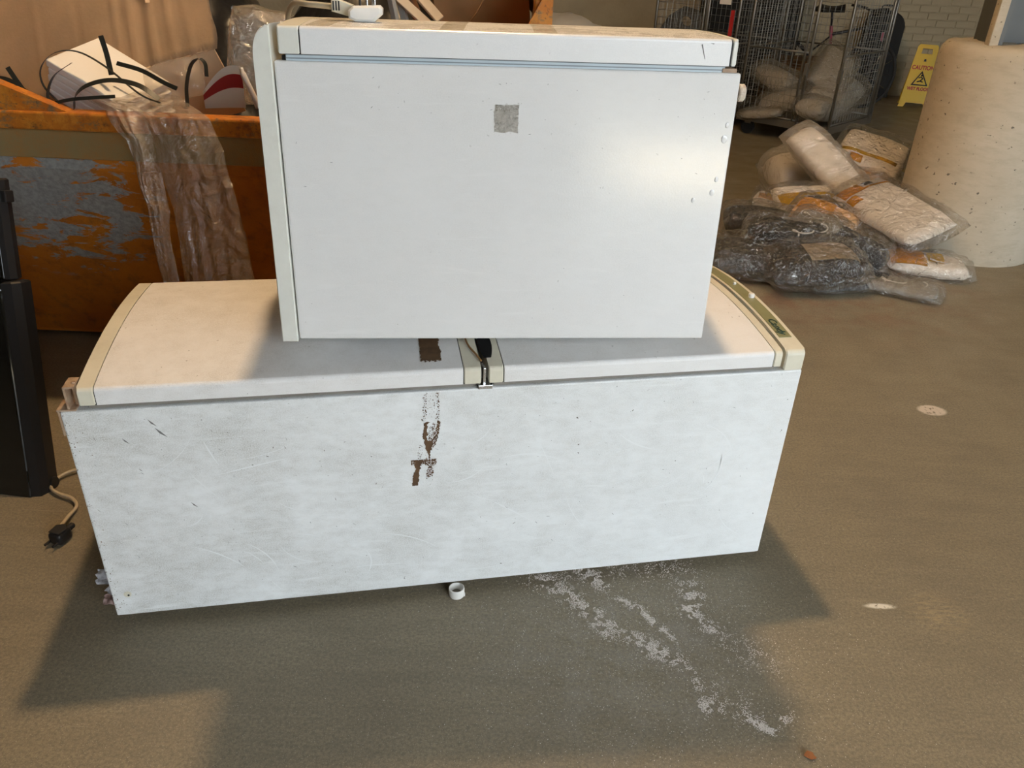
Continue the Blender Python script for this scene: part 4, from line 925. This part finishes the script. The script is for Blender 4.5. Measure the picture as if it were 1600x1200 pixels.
prism('shell', prof, -.13, .13, M_['blk'], su, axis='y', bev=.02); tube('handle', spline([(-.05, 0, .92), (-.05, 0, .97), (.05, 0, .97), (.05, 0, .92)], 5), .009, M_['black'], su)
box('zip_pocket', (-.14, -.155, .12), (.14, -.128, .5), M_['blk'], su, .015); box('pink_tab', (-.03, -.142, .62), (.0, -.128, .72), M_['pink'], su, .003)
for x in (-.14, .14): cyl('wheel', (x, 0, .03), 'x', .03, .03, M_['rubber'], su)
def crate(name, loc, rz, d, mat, lab):
    e = empty(name, loc, (0, 0, rz)); tag(e, lab, 'box'); w_, dp, h_ = d
    box('box_body', (-w_/2, -dp/2, 0), (w_/2, dp/2, h_), mat, e, .006)
    for s in (-1, 1): prism('flap', [(s*.0, 0), (s*dp*.5, 0), (s*dp*.5, .006), (s*0.004, .006)], -w_/2, w_/2, mat, e, axis='x', loc=(0, 0, h_))
    box('tape_strip', (-w_/2-.001, -.03, h_*.7), (-w_/2+.001, .03, h_), M_['tape'], e, 0)
crate('cardboard_carton', (2.75, 8.45, 0), .1, (.62, .45, .52), plain('dark_carton', (.15, .085, .04), .8), 'dark brown carton on the floor between roll cage and bicycle')
crate('dark_backing', (2.45, 9.6, 0), .03, (1.0, .5, 1.25), M_['blk'], 'added black block darkening the view behind the roll cage')  # black block added to darken the area behind the cage
gb = empty('leaning_board', (1.32, 8.6, 0), (math.radians(-12), math.radians(20), math.radians(10))); tag(gb, 'grey board with a round hole leaning far behind the upper fridge', 'board')
b = bmesh.new(); R1 = []; R2 = []
sq_ = [(-.26, 0), (.26, 0), (.30, .50), (.27, .92), (.14, 1.02), (-.02, 1.0), (-.14, .86), (-.24, .55)]
for y in (0, .02):
    o_ = [b.verts.new((x, y, z)) for x, z in sq_]; h_ = [b.verts.new((.06+.06*math.cos(2*math.pi*k/16), y, .88+.045*math.sin(2*math.pi*k/16))) for k in range(16)]
    es = [b.edges.new((o_[i], o_[(i+1) % 8])) for i in range(8)]+[b.edges.new((h_[i], h_[(i+1) % 16])) for i in range(16)]; bmesh.ops.triangle_fill(b, edges=es, use_beauty=True); R1.append(o_); R2.append(h_)
for i in range(8): b.faces.new((R1[0][i], R1[0][(i+1) % 8], R1[1][(i+1) % 8], R1[1][i]))
for i in range(16): b.faces.new((R2[0][i], R2[0][(i+1) % 16], R2[1][(i+1) % 16], R2[1][i]))
from_bm('panel', b, plain('grey_board', (.10, .095, .085), .7), gb)
bt = from_bm('rubble_sack', blob_bm((.42, .40, .49), 41, .09, 3, 2.3, 40, 24, .97), plain('pale_sack', (.34, .32, .28), .8, bump=.4, bscale=12), None, (.26, 6.3, .475), smooth=True)
tag(bt, 'pale full sack just showing above the rear edge of the upper fridge', 'sack')
